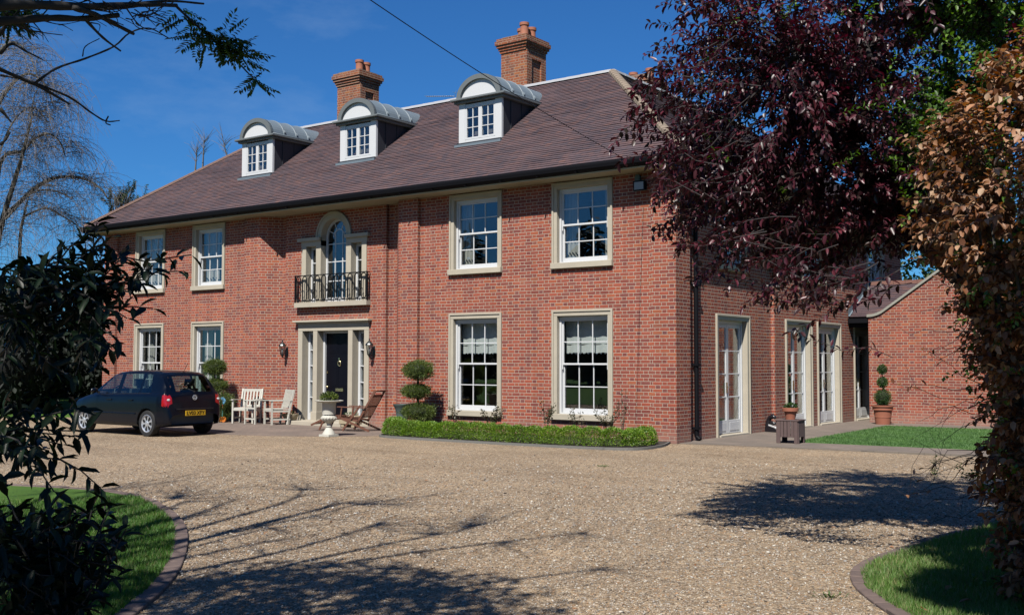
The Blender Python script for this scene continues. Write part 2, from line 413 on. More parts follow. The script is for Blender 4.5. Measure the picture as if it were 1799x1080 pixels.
# ================================================================== the house
house = empty('brick_house', (0, 0, 0), 0, 'long two-storey red brick country house with three arched dormers in its tiled hipped roof', 'house')

ZS = 5.72                                   # soffit level
def wall_sheet(mb, A, B, z0, z1, holes=()):
    """outer skin from A to B (outside on the right hand), rectangular holes (s0,s1,z0,z1)"""
    A, B = Vector((*A, 0)), Vector((*B, 0)); L = (B - A).length; d = (B - A) / L
    ss = sorted({0.0, L} | {h[0] for h in holes} | {h[1] for h in holes})
    zs = sorted({z0, z1} | {h[2] for h in holes} | {h[3] for h in holes})
    for i in range(len(ss) - 1):
        for j in range(len(zs) - 1):
            cs, cz = (ss[i] + ss[i + 1]) / 2, (zs[j] + zs[j + 1]) / 2
            if any(h[0] < cs < h[1] and h[2] < cz < h[3] for h in holes): continue
            P = lambda s, z: tuple(A + d * s + Vector((0, 0, z)))
            mb.add([P(ss[i], zs[j]), P(ss[i + 1], zs[j]), P(ss[i + 1], zs[j + 1]), P(ss[i], zs[j + 1])], [(0, 1, 2, 3)])

CX = -10.37                                 # middle of the entrance bay
WIN_R = [(-5.36, 1.58), (-2.36, 1.58)]
WIN_L = [(-18.09, 1.45), (-15.28, 1.48)]
LOW, UP = (0.40, 2.83), (3.76, 5.69)
def whole(c, w, z): return (c - w / 2 + .10, c + w / 2 - .10, z[0] + .06, z[1] - .08)
W_ = MB()
wall_sheet(W_, (-20.38, 0), (-19.75, 0), 0, ZS)
wall_sheet(W_, (-19.75, 0), (-19.75, .1), 0, ZS)
x0 = -19.75
wall_sheet(W_, (x0, .1), (-13.60, .1), 0, ZS, [tuple((a - x0 if k < 2 else a) for k, a in enumerate(whole(c, w, z))) for c, w in WIN_L for z in (LOW, UP)])
wall_sheet(W_, (-13.60, .1), (-13.60, 0), 0, ZS)
wall_sheet(W_, (-13.60, 0), (-12.95, 0), 0, ZS)
wall_sheet(W_, (-12.95, 0), (-12.50, .45), 0, ZS)
wall_sheet(W_, (-12.50, .45), (-12.26, .45), 0, ZS)
wall_sheet(W_, (-12.26, .45), (-12.26, .35), 0, ZS)
x0 = -12.26; q = CX - x0
wall_sheet(W_, (x0, .35), (-8.48, .35), 0, ZS, [(q - 1.22, q + 1.22, 0, 2.62), (q - 1.13, q + 1.13, 3.2, 4.92), (q - .52, q + .52, 4.92, 5.38), (q - .34, q + .34, 5.38, 5.53)])
wall_sheet(W_, (-8.48, .35), (-8.48, .45), 0, ZS)
wall_sheet(W_, (-8.48, .45), (-8.18, .45), 0, ZS)
wall_sheet(W_, (-8.18, .45), (-7.73, 0), 0, ZS)
wall_sheet(W_, (-7.73, 0), (-7.10, 0), 0, ZS)
wall_sheet(W_, (-7.10, 0), (-7.10, .1), 0, ZS)
x0 = -7.10
wall_sheet(W_, (x0, .1), (-.58, .1), 0, ZS, [tuple((a - x0 if k < 2 else a) for k, a in enumerate(whole(c, w, z))) for c, w in WIN_R for z in (LOW, UP)])
wall_sheet(W_, (-.58, .1), (-.58, 0), 0, ZS)
wall_sheet(W_, (-.58, 0), (0, 0), 0, ZS)
wall_sheet(W_, (0, 0), (0, .64), 0, ZS)
wall_sheet(W_, (0, .64), (-.1, .64), 0, ZS)
SD = [(-.1, 2.95, 1.80), (0, 6.68, 1.78), (0, 8.86, 1.78), (0, 11.75, 1.60)]     # french doors: plane x, centre y, width
SW = [(-.1, 2.98, 1.58), (0, 7.74, 1.58), (0, 12.9, 1.5)]
def shole(c, w, y0): return (c - w / 2 + .09 - y0, c + w / 2 - .09 - y0)
wall_sheet(W_, (-.1, .64), (-.1, 5.14), 0, ZS, [(*shole(2.95, 1.8, .64), 0, 2.68), (*shole(2.98, 1.58, .64), UP[0] + .06, UP[1] - .08)])
wall_sheet(W_, (-.1, 5.14), (0, 5.14), 0, ZS)
wall_sheet(W_, (0, 5.14), (0, 15.5), 0, ZS, [(*shole(c, w, 5.14), 0, 2.68) for x, c, w in SD[1:]] + [(*shole(c, w, 5.14), UP[0] + .06, UP[1] - .08) for x, c, w in SW[1:]])
wall_sheet(W_, (0, 15.5), (-7.5, 15.5), 0, ZS)
wall_sheet(W_, (-7.5, 15.5), (-7.5, 7.5), 0, ZS)
wall_sheet(W_, (-7.5, 7.5), (-20.38, 7.5), 0, ZS)
wall_sheet(W_, (-20.38, 7.5), (-20.38, 0), 0, ZS)
W_.build('wall', M_brick, house, fix=False)

# rooms inside: floors, ceilings and plain partitions
I_ = MB()
I_.box(-20.2, -.25, .75, 7.3, -.02, .02).box(-20.2, -.25, .75, 7.3, 3.0, 3.2).box(-7.3, -.25, 7.3, 15.3, -.02, .02).box(-7.3, -.25, 7.3, 15.3, 3.0, 3.2)
I_.box(-20.2, -5.2, 4.2, 4.3, 0, 5.7).box(-5.2, -5.1, 4.2, 15.3, 0, 5.7).box(-20.2, -.25, .7, 7.3, 5.68, 5.715).box(-7.3, -.25, 7.3, 15.3, 5.68, 5.715)
for xx in (-16.7, -12.3, -8.4, -3.85): I_.box(xx, xx + .1, .7, 4.2, 0, 5.7)
I_.box(-5.1, -.3, 5.0, 5.1, 0, 5.7).box(-5.1, -.3, 10.2, 10.3, 0, 5.7)
I_.build('interior_partition', M_room, house)

# ---------------------------------------------------------------- sash windows
def sash_window(W, Hh, blind=0, curtain=0, name='window'):
    """local: x along the wall from the middle, y inwards, z from the bottom of the sill"""
    h = W / 2; s = MB()
    s.box(-h, -h + .13, -.02, .30, .125, Hh - .13); s.box(h - .13, h, -.02, .30, .125, Hh - .13)
    s.box(-h, h, -.022, .30, Hh - .13, Hh)
    s.box(-h - .002, -h + .045, -.045, -.018, .125, Hh + .002); s.box(h - .045, h + .002, -.045, -.018, .125, Hh + .002); s.box(-h + .045, h - .045, -.045, -.018, Hh - .043, Hh + .002)
    s.box(-h - .012, h + .012, -.085, .32, 0, .125)
    w = s.build(name, M_stone, None, bevel=.005)
    f = MB(); a = h - .13; zb, zt = .125, Hh - .13
    f.box(-a, -a + .05, .085, .22, zb, zt).box(a - .05, a, .085, .22, zb, zt).box(-a + .05, a - .05, .087, .22, zt - .075, zt).box(-a + .05, a - .05, .06, .26, zb, zb + .03)
    zm = (zb + zt) / 2 + .02
    def sash(y0, z0, z1, bot, top):
        x0, x1 = -a + .05, a - .05; st = .042
        f.box(x0, x0 + st, y0, y0 + .04, z0, z1).box(x1 - st, x1, y0, y0 + .04, z0, z1)
        f.box(x0 + st, x1 - st, y0 + .001, y0 + .04, z0, z0 + bot).box(x0 + st, x1 - st, y0 + .001, y0 + .04, z1 - top, z1)
        gw = (x1 - x0 - 2 * st)
        for k in (1, 2): f.box(x0 + st + gw * k / 3 - .011, x0 + st + gw * k / 3 + .011, y0 + .006, y0 + .034, z0 + bot, z1 - top)
        zc = (z0 + bot + z1 - top) / 2
        for k in range(3): f.box(x0 + st + gw * k / 3 + (.011 if k else 0), x0 + st + gw * (k + 1) / 3 - (.011 if k < 2 else 0), y0 + .008, y0 + .032, zc - .011, zc + .011)
        return (x0 + .02, x1 - .02, y0 + .017, y0 + .023, z0 + .02, z1 - .02)
    g1 = sash(.115, zm - .02, zt - .075, .042, .035)
    f.box(-a + .06, -a + .085, .098, .115, zm - .12, zm - .02).box(a - .085, a - .06, .098, .115, zm - .12, zm - .02)   # sash horns
    g2 = sash(.158, zb + .03, zm + .022, .095, .042)
    f.build('sash_frame', M_white, w, bevel=.003)
    for g in (g1, g2): MB().box(*g).build('pane', M_glass, w)
    if blind:
        b = MB(); y = .34; n = 12; zb_ = zt - (zt - zb) * blind
        for k in range(n):
            xa, xb = -a + 2 * a * k / n, -a + 2 * a * (k + 1) / n; xm = (xa + xb) / 2
            yo = .012 * math.sin(k * 1.9)
            b.add([(xa, y + yo, zt), (xb, y + .012 * math.sin((k + 1) * 1.9), zt), (xb, y + .012 * math.sin((k + 1) * 1.9), zb_), (xm, y, zb_ - .05), (xa, y + yo, zb_)], [(0, 4, 3, 2, 1)])
        for zz in (zt - .30, zt - .62): b.box(-a, a, y - .012, y - .004, zz, zz + .02)
        b.build('blind', M_blind, w, fix=False)
    if curtain:
        for sgn in (-1, 1):
            b = MB(); n = 16; pts = []
            for k in range(n + 1):
                x = sgn * (a + .05 - (.36 if curtain == 1 else .62) * k / n); pts.append((x, .38 + .035 * math.sin(k * 1.7)))
            for k in range(n): b.add([(*pts[k], zb - .3), (*pts[k + 1], zb - .3), (*pts[k + 1], zt + .1), (*pts[k], zt + .1)], [(0, 1, 2, 3)])
            b.build('curtain', M_curtain, w, fix=False, smooth=True)
    return w

def place(w, loc, rz=0.0, first=True):
    o = w if first else copy_tree(w)
    o.parent = house; o.location = loc; o.rotation_euler = (0, 0, rz)
    return o

w = sash_window(1.58, LOW[1] - LOW[0], blind=.37, curtain=0)
place(w, (WIN_R[0][0], .1, LOW[0])); place(w, (WIN_R[1][0], .1, LOW[0]), first=False)
w = sash_window(1.58, UP[1] - UP[0], curtain=1)
place(w, (WIN_R[0][0], .1, UP[0])); place(w, (WIN_R[1][0], .1, UP[0]), first=False)
for i, (x, y, _w) in enumerate(SW): place(w, (x, y, UP[0]), R(90), first=False)
w = sash_window(1.47, LOW[1] - LOW[0], curtain=1)
place(w, (WIN_L[0][0], .1, LOW[0])); place(w, (WIN_L[1][0], .1, LOW[0]), first=False)
w = sash_window(1.47, UP[1] - UP[0], curtain=2)
place(w, (WIN_L[0][0], .1, UP[0])); place(w, (WIN_L[1][0], .1, UP[0]), first=False)

# ---------------------------------------------------------------- french doors on the side
def french_door(W):
    h = W / 2; Hh = 2.76; s = MB()
    s.box(-h, -h + .13, -.02, .30, 0, Hh - .13).box(h - .13, h, -.02, .30, 0, Hh - .13).box(-h, h, -.022, .30, Hh - .13, Hh)
    s.box(-h - .002, -h + .045, -.045, -.018, 0, Hh + .002).box(h - .045, h + .002, -.045, -.018, 0, Hh + .002).box(-h + .045, h - .045, -.045, -.018, Hh - .043, Hh + .002)
    s.box(-h + .13, h - .13, -.06, .32, -.02, .05)
    d = s.build('french_door', M_stone, None, bevel=.005)
    a = h - .13; f = MB(); zt = Hh - .13
    f.box(-a, -a + .05, .11, .28, .05, zt).box(a - .05, a, .11, .28, .05, zt).box(-a + .05, a - .05, .111, .28, zt - .07, zt)
    f.build('door_frame', M_white, d, bevel=.003)
    for sg in (-1, 1):
        l = MB(); x0, x1 = (-a + .052, -.003) if sg < 0 else (.003, a - .052); z0, z1 = .06, zt - .075; st = .060
        l.box(x0, x0 + st, .14, .185, z0, z1).box(x1 - st, x1, .14, .185, z0, z1).box(x0 + st, x1 - st, .141, .184, z0, z0 + .30).box(x0 + st, x1 - st, .141, .184, z1 - .09, z1)
        zz0, zz1 = z0 + .30, z1 - .09
        for k in (1, 2, 3): l.box(x0 + st, x1 - st, .145, .18, zz0 + (zz1 - zz0) * k / 4 - .012, zz0 + (zz1 - zz0) * k / 4 + .012)
        l.box(x0 + st + .04, x1 - st - .04, .133, .141, z0 + .06, z0 + .25)
        l.build('door_leaf', M_white, d, bevel=.003)
        MB().box(x0 + st - .02, x1 - st + .02, .160, .165, zz0 - .02, zz1 + .02).build('pane', M_glass, d)
    k = MB(); k.box(-.075, -.045, .115, .14, .98, 1.22).tube([(-.06, .12, 1.12), (-.06, .07, 1.12), (-.17, .065, 1.12)], .009)
    k.build('door_handle', M_brass, d)
    b = MB(); n = 14
    for sg in (-1, 1):
        pts = [(sg * (a - .26 * k / n), .42 + .03 * math.sin(k * 2.0)) for k in range(n + 1)]
        for k2 in range(n): b.add([(*pts[k2], .05), (*pts[k2 + 1], .05), (*pts[k2 + 1], zt), (*pts[k2], zt)], [(0, 1, 2, 3)])
    b.build('curtain', M_curtain, d, fix=False, smooth=True)
    return d
fd = french_door(1.79)
for i, (x, y, ww) in enumerate(SD): place(fd, (x, y, 0), R(90), first=(i == 0))

# ---------------------------------------------------------------- entrance
dl = empty('entrance', (CX, .35, 0), parent=house)
s = MB(); Y0, Y1 = -.03, .28
for a, b in ((-1.33, -1.16), (-.74, -.58), (.58, .74), (1.16, 1.33)): s.box(a, b, Y0, Y1, 0, 2.50)
s.box(-1.33, 1.33, Y0 - .002, Y1, 2.50, 2.62).box(-1.33, 1.33, Y0 - .012, Y1, 2.62, 2.72)
s.box(-1.37, 1.37, Y0 - .06, .0, 2.70, 2.735).box(-1.42, 1.42, Y0 - .13, .0, 2.735, 2.79)
for c in (-.66, .66): s.box(c - .11, c + .11, Y0 - .035, Y1, 0, .34)
for c in (-1.245, 1.245): s.box(c - .1, c + .1, Y0 - .02, Y1, 0, .12)
s.box(-.58, .58, -.02, .4, 0, .13)
for a, b in ((-1.16, -.77), (.77, 1.16)): s.box(a, b, Y0, .3, 0, .1)
s.box(-1.0, 1.0, -.62, -.045, .0, .11)
s.build('door_surround', M_stone, dl, bevel=.006)
f = MB()
f.box(-.58, -.52, .20, .30, .13, 2.50).box(.52, .58, .20, .30, .13, 2.50).box(-.52, .52, .201, .30, 2.44, 2.50)
for a, b in ((-1.16, -.74), (.74, 1.16)):
    f.box(a, a + .07, .20, .30, .1, 2.5).box(b - .07, b, .20, .30, .1, 2.5).box(a + .07, b - .07, .201, .30, 2.42, 2.5).box(a + .07, b - .07, .201, .30, .1, .28)
    for k in range(1, 5): zz = .28 + (2.42 - .28) * k / 5; f.box(a + .07, b - .07, .21, .29, zz - .014, zz + .014)
f.build('door_frame', M_white, dl, bevel=.003)
for a, b in ((-1.10, -.80), (.80, 1.10)): MB().box(a, b, .245, .251, .2, 2.45).build('pane', M_glass, dl)
d = MB(); d.box(-.52, .52, .26, .30, .14, 2.44)
st = [(-.40, -.05), (.05, .40)]
rows = [(.24, .86), (.98, 1.78), (1.90, 2.33)]
for a, b in st:
    for z0, z1 in rows:
        d.box(a, b, .252, .26, z0, z1)
        d.box(a + .05, b - .05, .245, .252, z0 + .05, z1 - .05)
door = d.build('front_door', M_door, dl, bevel=.006)
k = MB(); k.box(-.14, .14, .243, .252, .885, .965); k.build('letter_plate', M_brass, door)
k = MB(); k.lathe([(.0, 0), (.03, .0), (.034, .02), (.02, .04), (.0, .045)], n=12)
k.v = [(x - .45, .26 - z, y + 1.0) for x, y, z in k.v]; k.build('door_knob', M_brass, door, smooth=True)
k = MB(); k.tube([(.05 * math.sin(t), .235, 1.70 - .07 + .07 * math.cos(t)) for t in np.linspace(.3, 2 * math.pi - .3, 12)], .012)
k.box(-.02, .02, .225, .255, 1.72, 1.78); k.build('door_knocker', M_brass, door)
MB().box(-.47, -.44, .235, .26, 1.36, 1.42).build('door_lock', M_brass, door)

# ---------------------------------------------------------------- the window over the door, with its balcony
vw = empty('arched_window', (CX, .35, 0), parent=house)
s = MB(); ZC = 5.03; ri, ro = .475, .66
for a, b in ((-1.22, -1.05), (-.66, -.475), (.475, .66), (1.05, 1.22)): s.box(a, b, -.03, .26, 3.27, 4.80)
for a, b in ((-1.24, -.475), (.475, 1.24)):
    s.box(a, b, -.032, .26, 4.80, 4.94)
    s.box(a - (.09 if a < 0 else 0), b + (.09 if b > 0.5 else 0), -.10, .0, 4.94, 5.03)
n = 28
for i in range(n):
    t0, t1 = math.pi * i / n, math.pi * (i + 1) / n
    for (r0, r1, ya, yb) in ((ri, ro - .05, -.03, .26), (ro - .05, ro, -.055, .26)):
        s.prism([(r0 * math.cos(t0), ZC + r0 * math.sin(t0)), (r1 * math.cos(t0), ZC + r1 * math.sin(t0)), (r1 * math.cos(t1), ZC + r1 * math.sin(t1)), (r0 * math.cos(t1), ZC + r0 * math.sin(t1))], ya, yb, 'y')
s.box(-.475, -.4751, -.03, .26, 4.8, 5.03)
s.box(-1.36, 1.36, -.16, .3, 3.145, 3.27)
s.build('stone_surround', M_stone, vw)
f = MB(); yf = .17
def arcbar(r, w, t0=0, t1=math.pi, n=20, y0=yf, y1=yf + .05):
    for i in range(n):
        a, b = t0 + (t1 - t0) * i / n, t0 + (t1 - t0) * (i + 1) / n
        f.prism([((r - w) * math.cos(a), ZC + (r - w) * math.sin(a)), (r * math.cos(a), ZC + r * math.sin(a)), (r * math.cos(b), ZC + r * math.sin(b)), ((r - w) * math.cos(b), ZC + (r - w) * math.sin(b))], y0, y1, 'y')
arcbar(.475, .055); arcbar(.21, .022, y0=yf + .01, y1=yf + .04)
f.box(-.475, -.42, yf, yf + .05, 3.27, ZC).box(.42, .475, yf, yf + .05, 3.27, ZC).box(-.42, .42, yf, yf + .05, 3.27, 3.40)
for x in (-.14, .14): f.box(x - .011, x + .011, yf + .008, yf + .042, 3.40, ZC + .15)
for z in (3.84, 4.36, 4.84): f.box(-.42, .42, yf + .010, yf + .040, z - .012, z + .012)
for t in (25, 65, 115, 155):
    a = R(t); f.bar((.2 * math.cos(a), yf + .025, ZC + .2 * math.sin(a)), (.43 * math.cos(a), yf + .025, ZC + .43 * math.sin(a)), .02, .028, up=(0, 1, 0))
for a, b in ((-1.05, -.66), (.66, 1.05)):
    f.box(a, a + .05, yf, yf + .05, 3.27, 4.8).box(b - .05, b, yf, yf + .05, 3.27, 4.8).box(a + .05, b - .05, yf, yf + .05, 4.72, 4.8).box(a + .05, b - .05, yf, yf + .05, 3.27, 3.40)
    for z in (3.84, 4.36): f.box(a + .05, b - .05, yf + .01, yf + .04, z - .012, z + .012)
f.build('window_frame', M_white, vw)
g = MB(); g.box(-1.03, -.68, yf + .02, yf + .026, 3.3, 4.78).box(.68, 1.03, yf + .02, yf + .026, 3.3, 4.78)
poly = [(-.45, 3.3), (.45, 3.3)] + [(.45 * math.cos(t), ZC + .45 * math.sin(t)) for t in np.linspace(0, math.pi, 20)]
g.prism(poly, yf + .02, yf + .026, 'y'); g.build('pane', M_glass, vw)
r = MB(); zt, zb = 3.99, 3.31; yr = -.13
r.box(-1.36, 1.36, yr - .02, yr + .02, zt, zt + .022).box(-1.36, 1.36, yr - .014, yr + .014, zb - .01, zb + .014)
for sx in (-1.35, 1.35):
    r.box(sx - .016, sx + .016, yr - .016, yr + .016, 3.27, zt + .03)
    r.box(sx - .012, sx + .012, yr, -.03, zt, zt + .02).box(sx - .01, sx + .01, yr, -.03, zb - .01, zb + .012)
    for yy in (-.08,): r.tube([(sx, yy + .03 * math.cos(t), (zt + zb) / 2 + (.31 if abs(math.sin(t)) > 1 else .3) * math.sin(t)) for t in np.linspace(0, 2 * math.pi, 16, endpoint=False)], .008, 5, closed=True)
n = 11
for i in range(n):
    cx_ = -1.35 + 2.7 * (i + .5) / n; hw = .078; hh = (zt - zb) / 2 - .01; zc = (zt + zb) / 2; pts = []
    for t in np.linspace(-math.pi / 2, math.pi / 2, 8): pts.append((cx_ + hw * math.sin(t + math.pi / 2) if False else cx_ + hw * math.cos(t + math.pi / 2), yr, zc + hh - hw + hw * math.sin(t + math.pi / 2)))
    pts2 = [(cx_ + hw * math.cos(t), yr, zc + hh - hw + hw * math.sin(t)) for t in np.linspace(0, math.pi, 8)] + [(cx_ + hw * math.cos(t), yr, zc - hh + hw + hw * math.sin(t)) for t in np.linspace(math.pi, 2 * math.pi, 8)]
    r.tube(pts2, .0155, 6, closed=True)
    r.box(cx_ - .006, cx_ + .006, yr - .006, yr + .006, zb, zc - hh * .55)
    if i < n - 1:
        xm = -1.35 + 2.7 * (i + 1) / n
        r.tube([(xm - .04 * math.cos(t), yr - .014, zc + .10 * math.sin(t)) for t in np.linspace(0, 2 * math.pi, 10, endpoint=False)], .008, 4, closed=True)
r.build('balcony_railing', M_iron, vw)

# ---------------------------------------------------------------- eaves
s = MB()
step = 1.22
x = -20.80
while x < .41:
    x2 = min(x + step, .41); s.box(x + .003, x2 - .003, -.42, .62, ZS, ZS + .03); x = x2
y = .625
while y < 15.9:
    y2 = min(y + step, 15.9); s.box(-.3, .41, y + .003, y2 - .003, ZS, ZS + .03); y = y2
s.box(-20.80, -20.2, .63, 7.9, ZS, ZS + .03).box(-20.80, -7.9, 7.4, 7.9, ZS + .001, ZS + .03).box(-7.9, -7.4, 7.9, 15.9, ZS, ZS + .03)
s.build('soffit', M_soffit, house)
g = MB()
prof = [(0, .18), (-.11, .18), (-.115, .13), (-.10, .06), (-.06, .012), (0, .0)]
def gut(mb, A, B, out):
    A, B = Vector(A), Vector(B); o = Vector(out); k = len(prof)
    vs = [A + o * (-p[0]) + Vector((0, 0, p[1])) for p in prof] + [B + o * (-p[0]) + Vector((0, 0, p[1])) for p in prof]
    mb.add(vs, [tuple(range(k))[::-1], tuple(range(k, 2 * k))] + [(i, (i + 1) % k, k + (i + 1) % k, k + i) for i in range(k)])
gut(g, (-20.92, -.42, 5.755), (.525, -.42, 5.755), (0, -1, 0)); gut(g, (.415, -.42, 5.755), (.415, 15.9, 5.755), (1, 0, 0)); gut(g, (-20.81, 7.9, 5.755), (-20.81, -.42, 5.755), (-1, 0, 0))
for xx in np.arange(-20.5, .4, 1.02): g.box(xx, xx + .03, -.545, -.42, 5.75, 5.77)
g.build('gutter', M_black, house)
d = MB()
d.tube([(.44, .95, 5.76), (.44, .95, 5.66), (.36, .95, 5.55), (.02, .95, 5.32), (-.02, .95, 5.2), (-.02, .95, 3), (-.02, .95, .12), (.06, .93, .04)], .048, 10)
for zz in (.25, 1.6, 3.3, 5.1): d.box(-.09, .045, .885, 1.015, zz, zz + .05)
d.build('downpipe', M_black, house)
d = MB(); d.tube([(-20.46, .25, 5.7), (-20.46, .25, .1)], .045, 8); d.build('downpipe', M_black, house)

# ---------------------------------------------------------------- roof
def tiled(mb, eA, eB, rA, rB, n, th=.021, sag=0.0):
    """courses of tiles, each a tilted strip whose butt stands proud of the one below"""
    eA, eB, rA, rB = map(Vector, (eA, eB, rA, rB))
    up = (eB - eA).cross(rA - eA if (rA - eA).length > .1 else rB - eB).normalized()
    if up.z < 0: up = -up
    for i in range(n):
        t0, t1 = i / n, (i + 1) / n + .002
        a, b, c, d_ = eA.lerp(rA, t0), eB.lerp(rB, t0), eB.lerp(rB, min(t1, 1)), eA.lerp(rA, min(t1, 1))
        m = max(1, int((b - a).length / .5)); base = []
        vs = []
        for j in range(m + 1):
            u = j / m; k1 = a.lerp(b, u); k2 = d_.lerp(c, u); w = float(rng.normal() * .0030)
            vs += [tuple(k1), tuple(k1 + up * (th + w)), tuple(k2 + up * .004)]
        fs = []
        for j in range(m): o = j * 3; fs += [(o, o + 3, o + 4, o + 1), (o + 1, o + 4, o + 5, o + 2)]
        mb.add(vs, fs)
ZE, ZR = 5.94, 9.17
r = MB()
EL, ER, EF, EB_, RY, RX, LX = -20.82, .43, -.45, 7.93, 3.74, -3.75, -16.62
tiled(r, (EL, EF, ZE), (ER, EF, ZE), (LX, RY, ZR), (RX, RY, ZR), 52)
tiled(r, (ER, EF, ZE), (ER, 16.0, ZE), (RX, RY, ZR), (RX, 11.8, ZR), 52)
tiled(r, (EL, EB_, ZE), (EL, EF, ZE), (LX, RY, ZR), (LX, RY, ZR), 52)
tiled(r, (-7.93, EB_, ZE), (EL, EB_, ZE), (RX, RY, ZR), (LX, RY, ZR), 30)
tiled(r, (-7.93, 16, ZE), (-7.93, EB_, ZE), (RX, 11.8, ZR), (RX, RY, ZR), 30)
tiled(r, (ER, 16, ZE), (-7.93, 16, ZE), (RX, 11.8, ZR), (RX, 11.8, ZR), 30)
roof = r.build('roof', M_tile, house, fix=False)
def ridge(A, B, rad, ln, mat, name, lift=.0, flat=False):
    A, B = Vector(A), Vector(B); L = (B - A).length; n = max(1, int(L / ln)); d = (B - A) / L; mb = MB()
    side = d.cross(Vector((0, 0, 1))).normalized(); up = side.cross(d)
    for i in range(n):
        p, q_ = A + d * (L * i / n), A + d * (L * (i + 1) / n - .004)
        k = 7; vs = []
        for (c, rr) in ((p, rad * 1.07), (q_, rad)):
            for j in range(k):
                a = math.pi * j / (k - 1); vs.append(c + side * (math.cos(a) * rr) + up * (math.sin(a) * rr * .55 + lift - (.03 if j in (0, k - 1) else 0)))
        mb.add(vs, [(j, j + 1, k + j + 1, k + j) for j in range(k - 1)] + [tuple(range(k)), tuple(range(k, 2 * k))[::-1]])
    return mb.build(name, mat, roof, fix=True)
ridge((LX, RY, ZR), (RX, RY, ZR), .11, .45, M_ridge2, 'ridge_capping')
ridge((RX, RY, ZR), (RX, 11.8, ZR), .11, .45, M_ridge2, 'ridge_capping')
ridge((ER, EF, ZE + .03), (RX, RY, ZR), .11, .17, M_ridge, 'hip_tiles')
M_hipl = simple('hip_tile_red', (.20, .115, .09), .85, noise=.3, scale=6)
ridge((EL, EF, ZE + .03), (LX, RY, ZR), .10, .17, M_hipl, 'hip_tiles')
def roofz(y): return ZE + (y - EF) * (ZR - ZE) / (RY - EF)

# ---------------------------------------------------------------- chimneys
def chimney(x0, x1, y0, y1, zb, zt, pots, panel=True):
    c = MB(); c.box(x0, x1, y0, y1, zb, zt - .42)
    for k, (e, h) in enumerate(((.03, .075), (.06, .075), (.10, .075), (.135, .11), (.10, .075))):
        z = zt - .42 + sum(q[1] for q in ((.03, .075), (.06, .075), (.10, .075), (.135, .11), (.10, .075))[:k]); c.box(x0 - e, x1 + e, y0 - e, y1 + e, z, z + h + .0005 * k)
    if panel:        # raised corner strips on the side leave a sunk panel
        for a, b in ((y0 + .001, y0 + .24), (y1 - .24, y1 - .001)): c.box(x1, x1 + .05, a, b, zb, zt - .421)
        c.box(x1, x1 + .05, y0 + .24, y1 - .24, zt - .65, zt - .422)
    o = c.build('chimney', M_brick2, house)
    m = MB(); m.box(x0 + .02, x1 - .02, y0 + .02, y1 - .02, zt - .02, zt + .05); m.build('mortar_flaunching', M_ridge, o)
    for (px_, py_, h) in pots:
        p = MB(); p.lathe([(.125, 0), (.125, .04), (.115, .06), (.118, h - .09), (.14, h - .08), (.14, h), (.10, h), (.10, .1)], (px_, py_, zt), 16); p.build('chimney_pot', M_pot, o, smooth=True, auto=40)
    return o
chimney(-7.92, -7.06, 4.5, 5.45, 8.0, 10.93, [(-7.33, 4.82, .46), (-7.33, 5.18, .40), (-7.62, 5.1, .40)])
chimney(-14.56, -13.58, 4.5, 5.36, 8.0, 10.97, [(-13.87, 4.8, .42), (-13.87, 5.12, .40)])
chimney(-5.72, -4.72, 7.2, 8.2, 7.5, 10.0, [(-5.55, 7.95, .34), (-4.98, 7.95, .38)], panel=False)

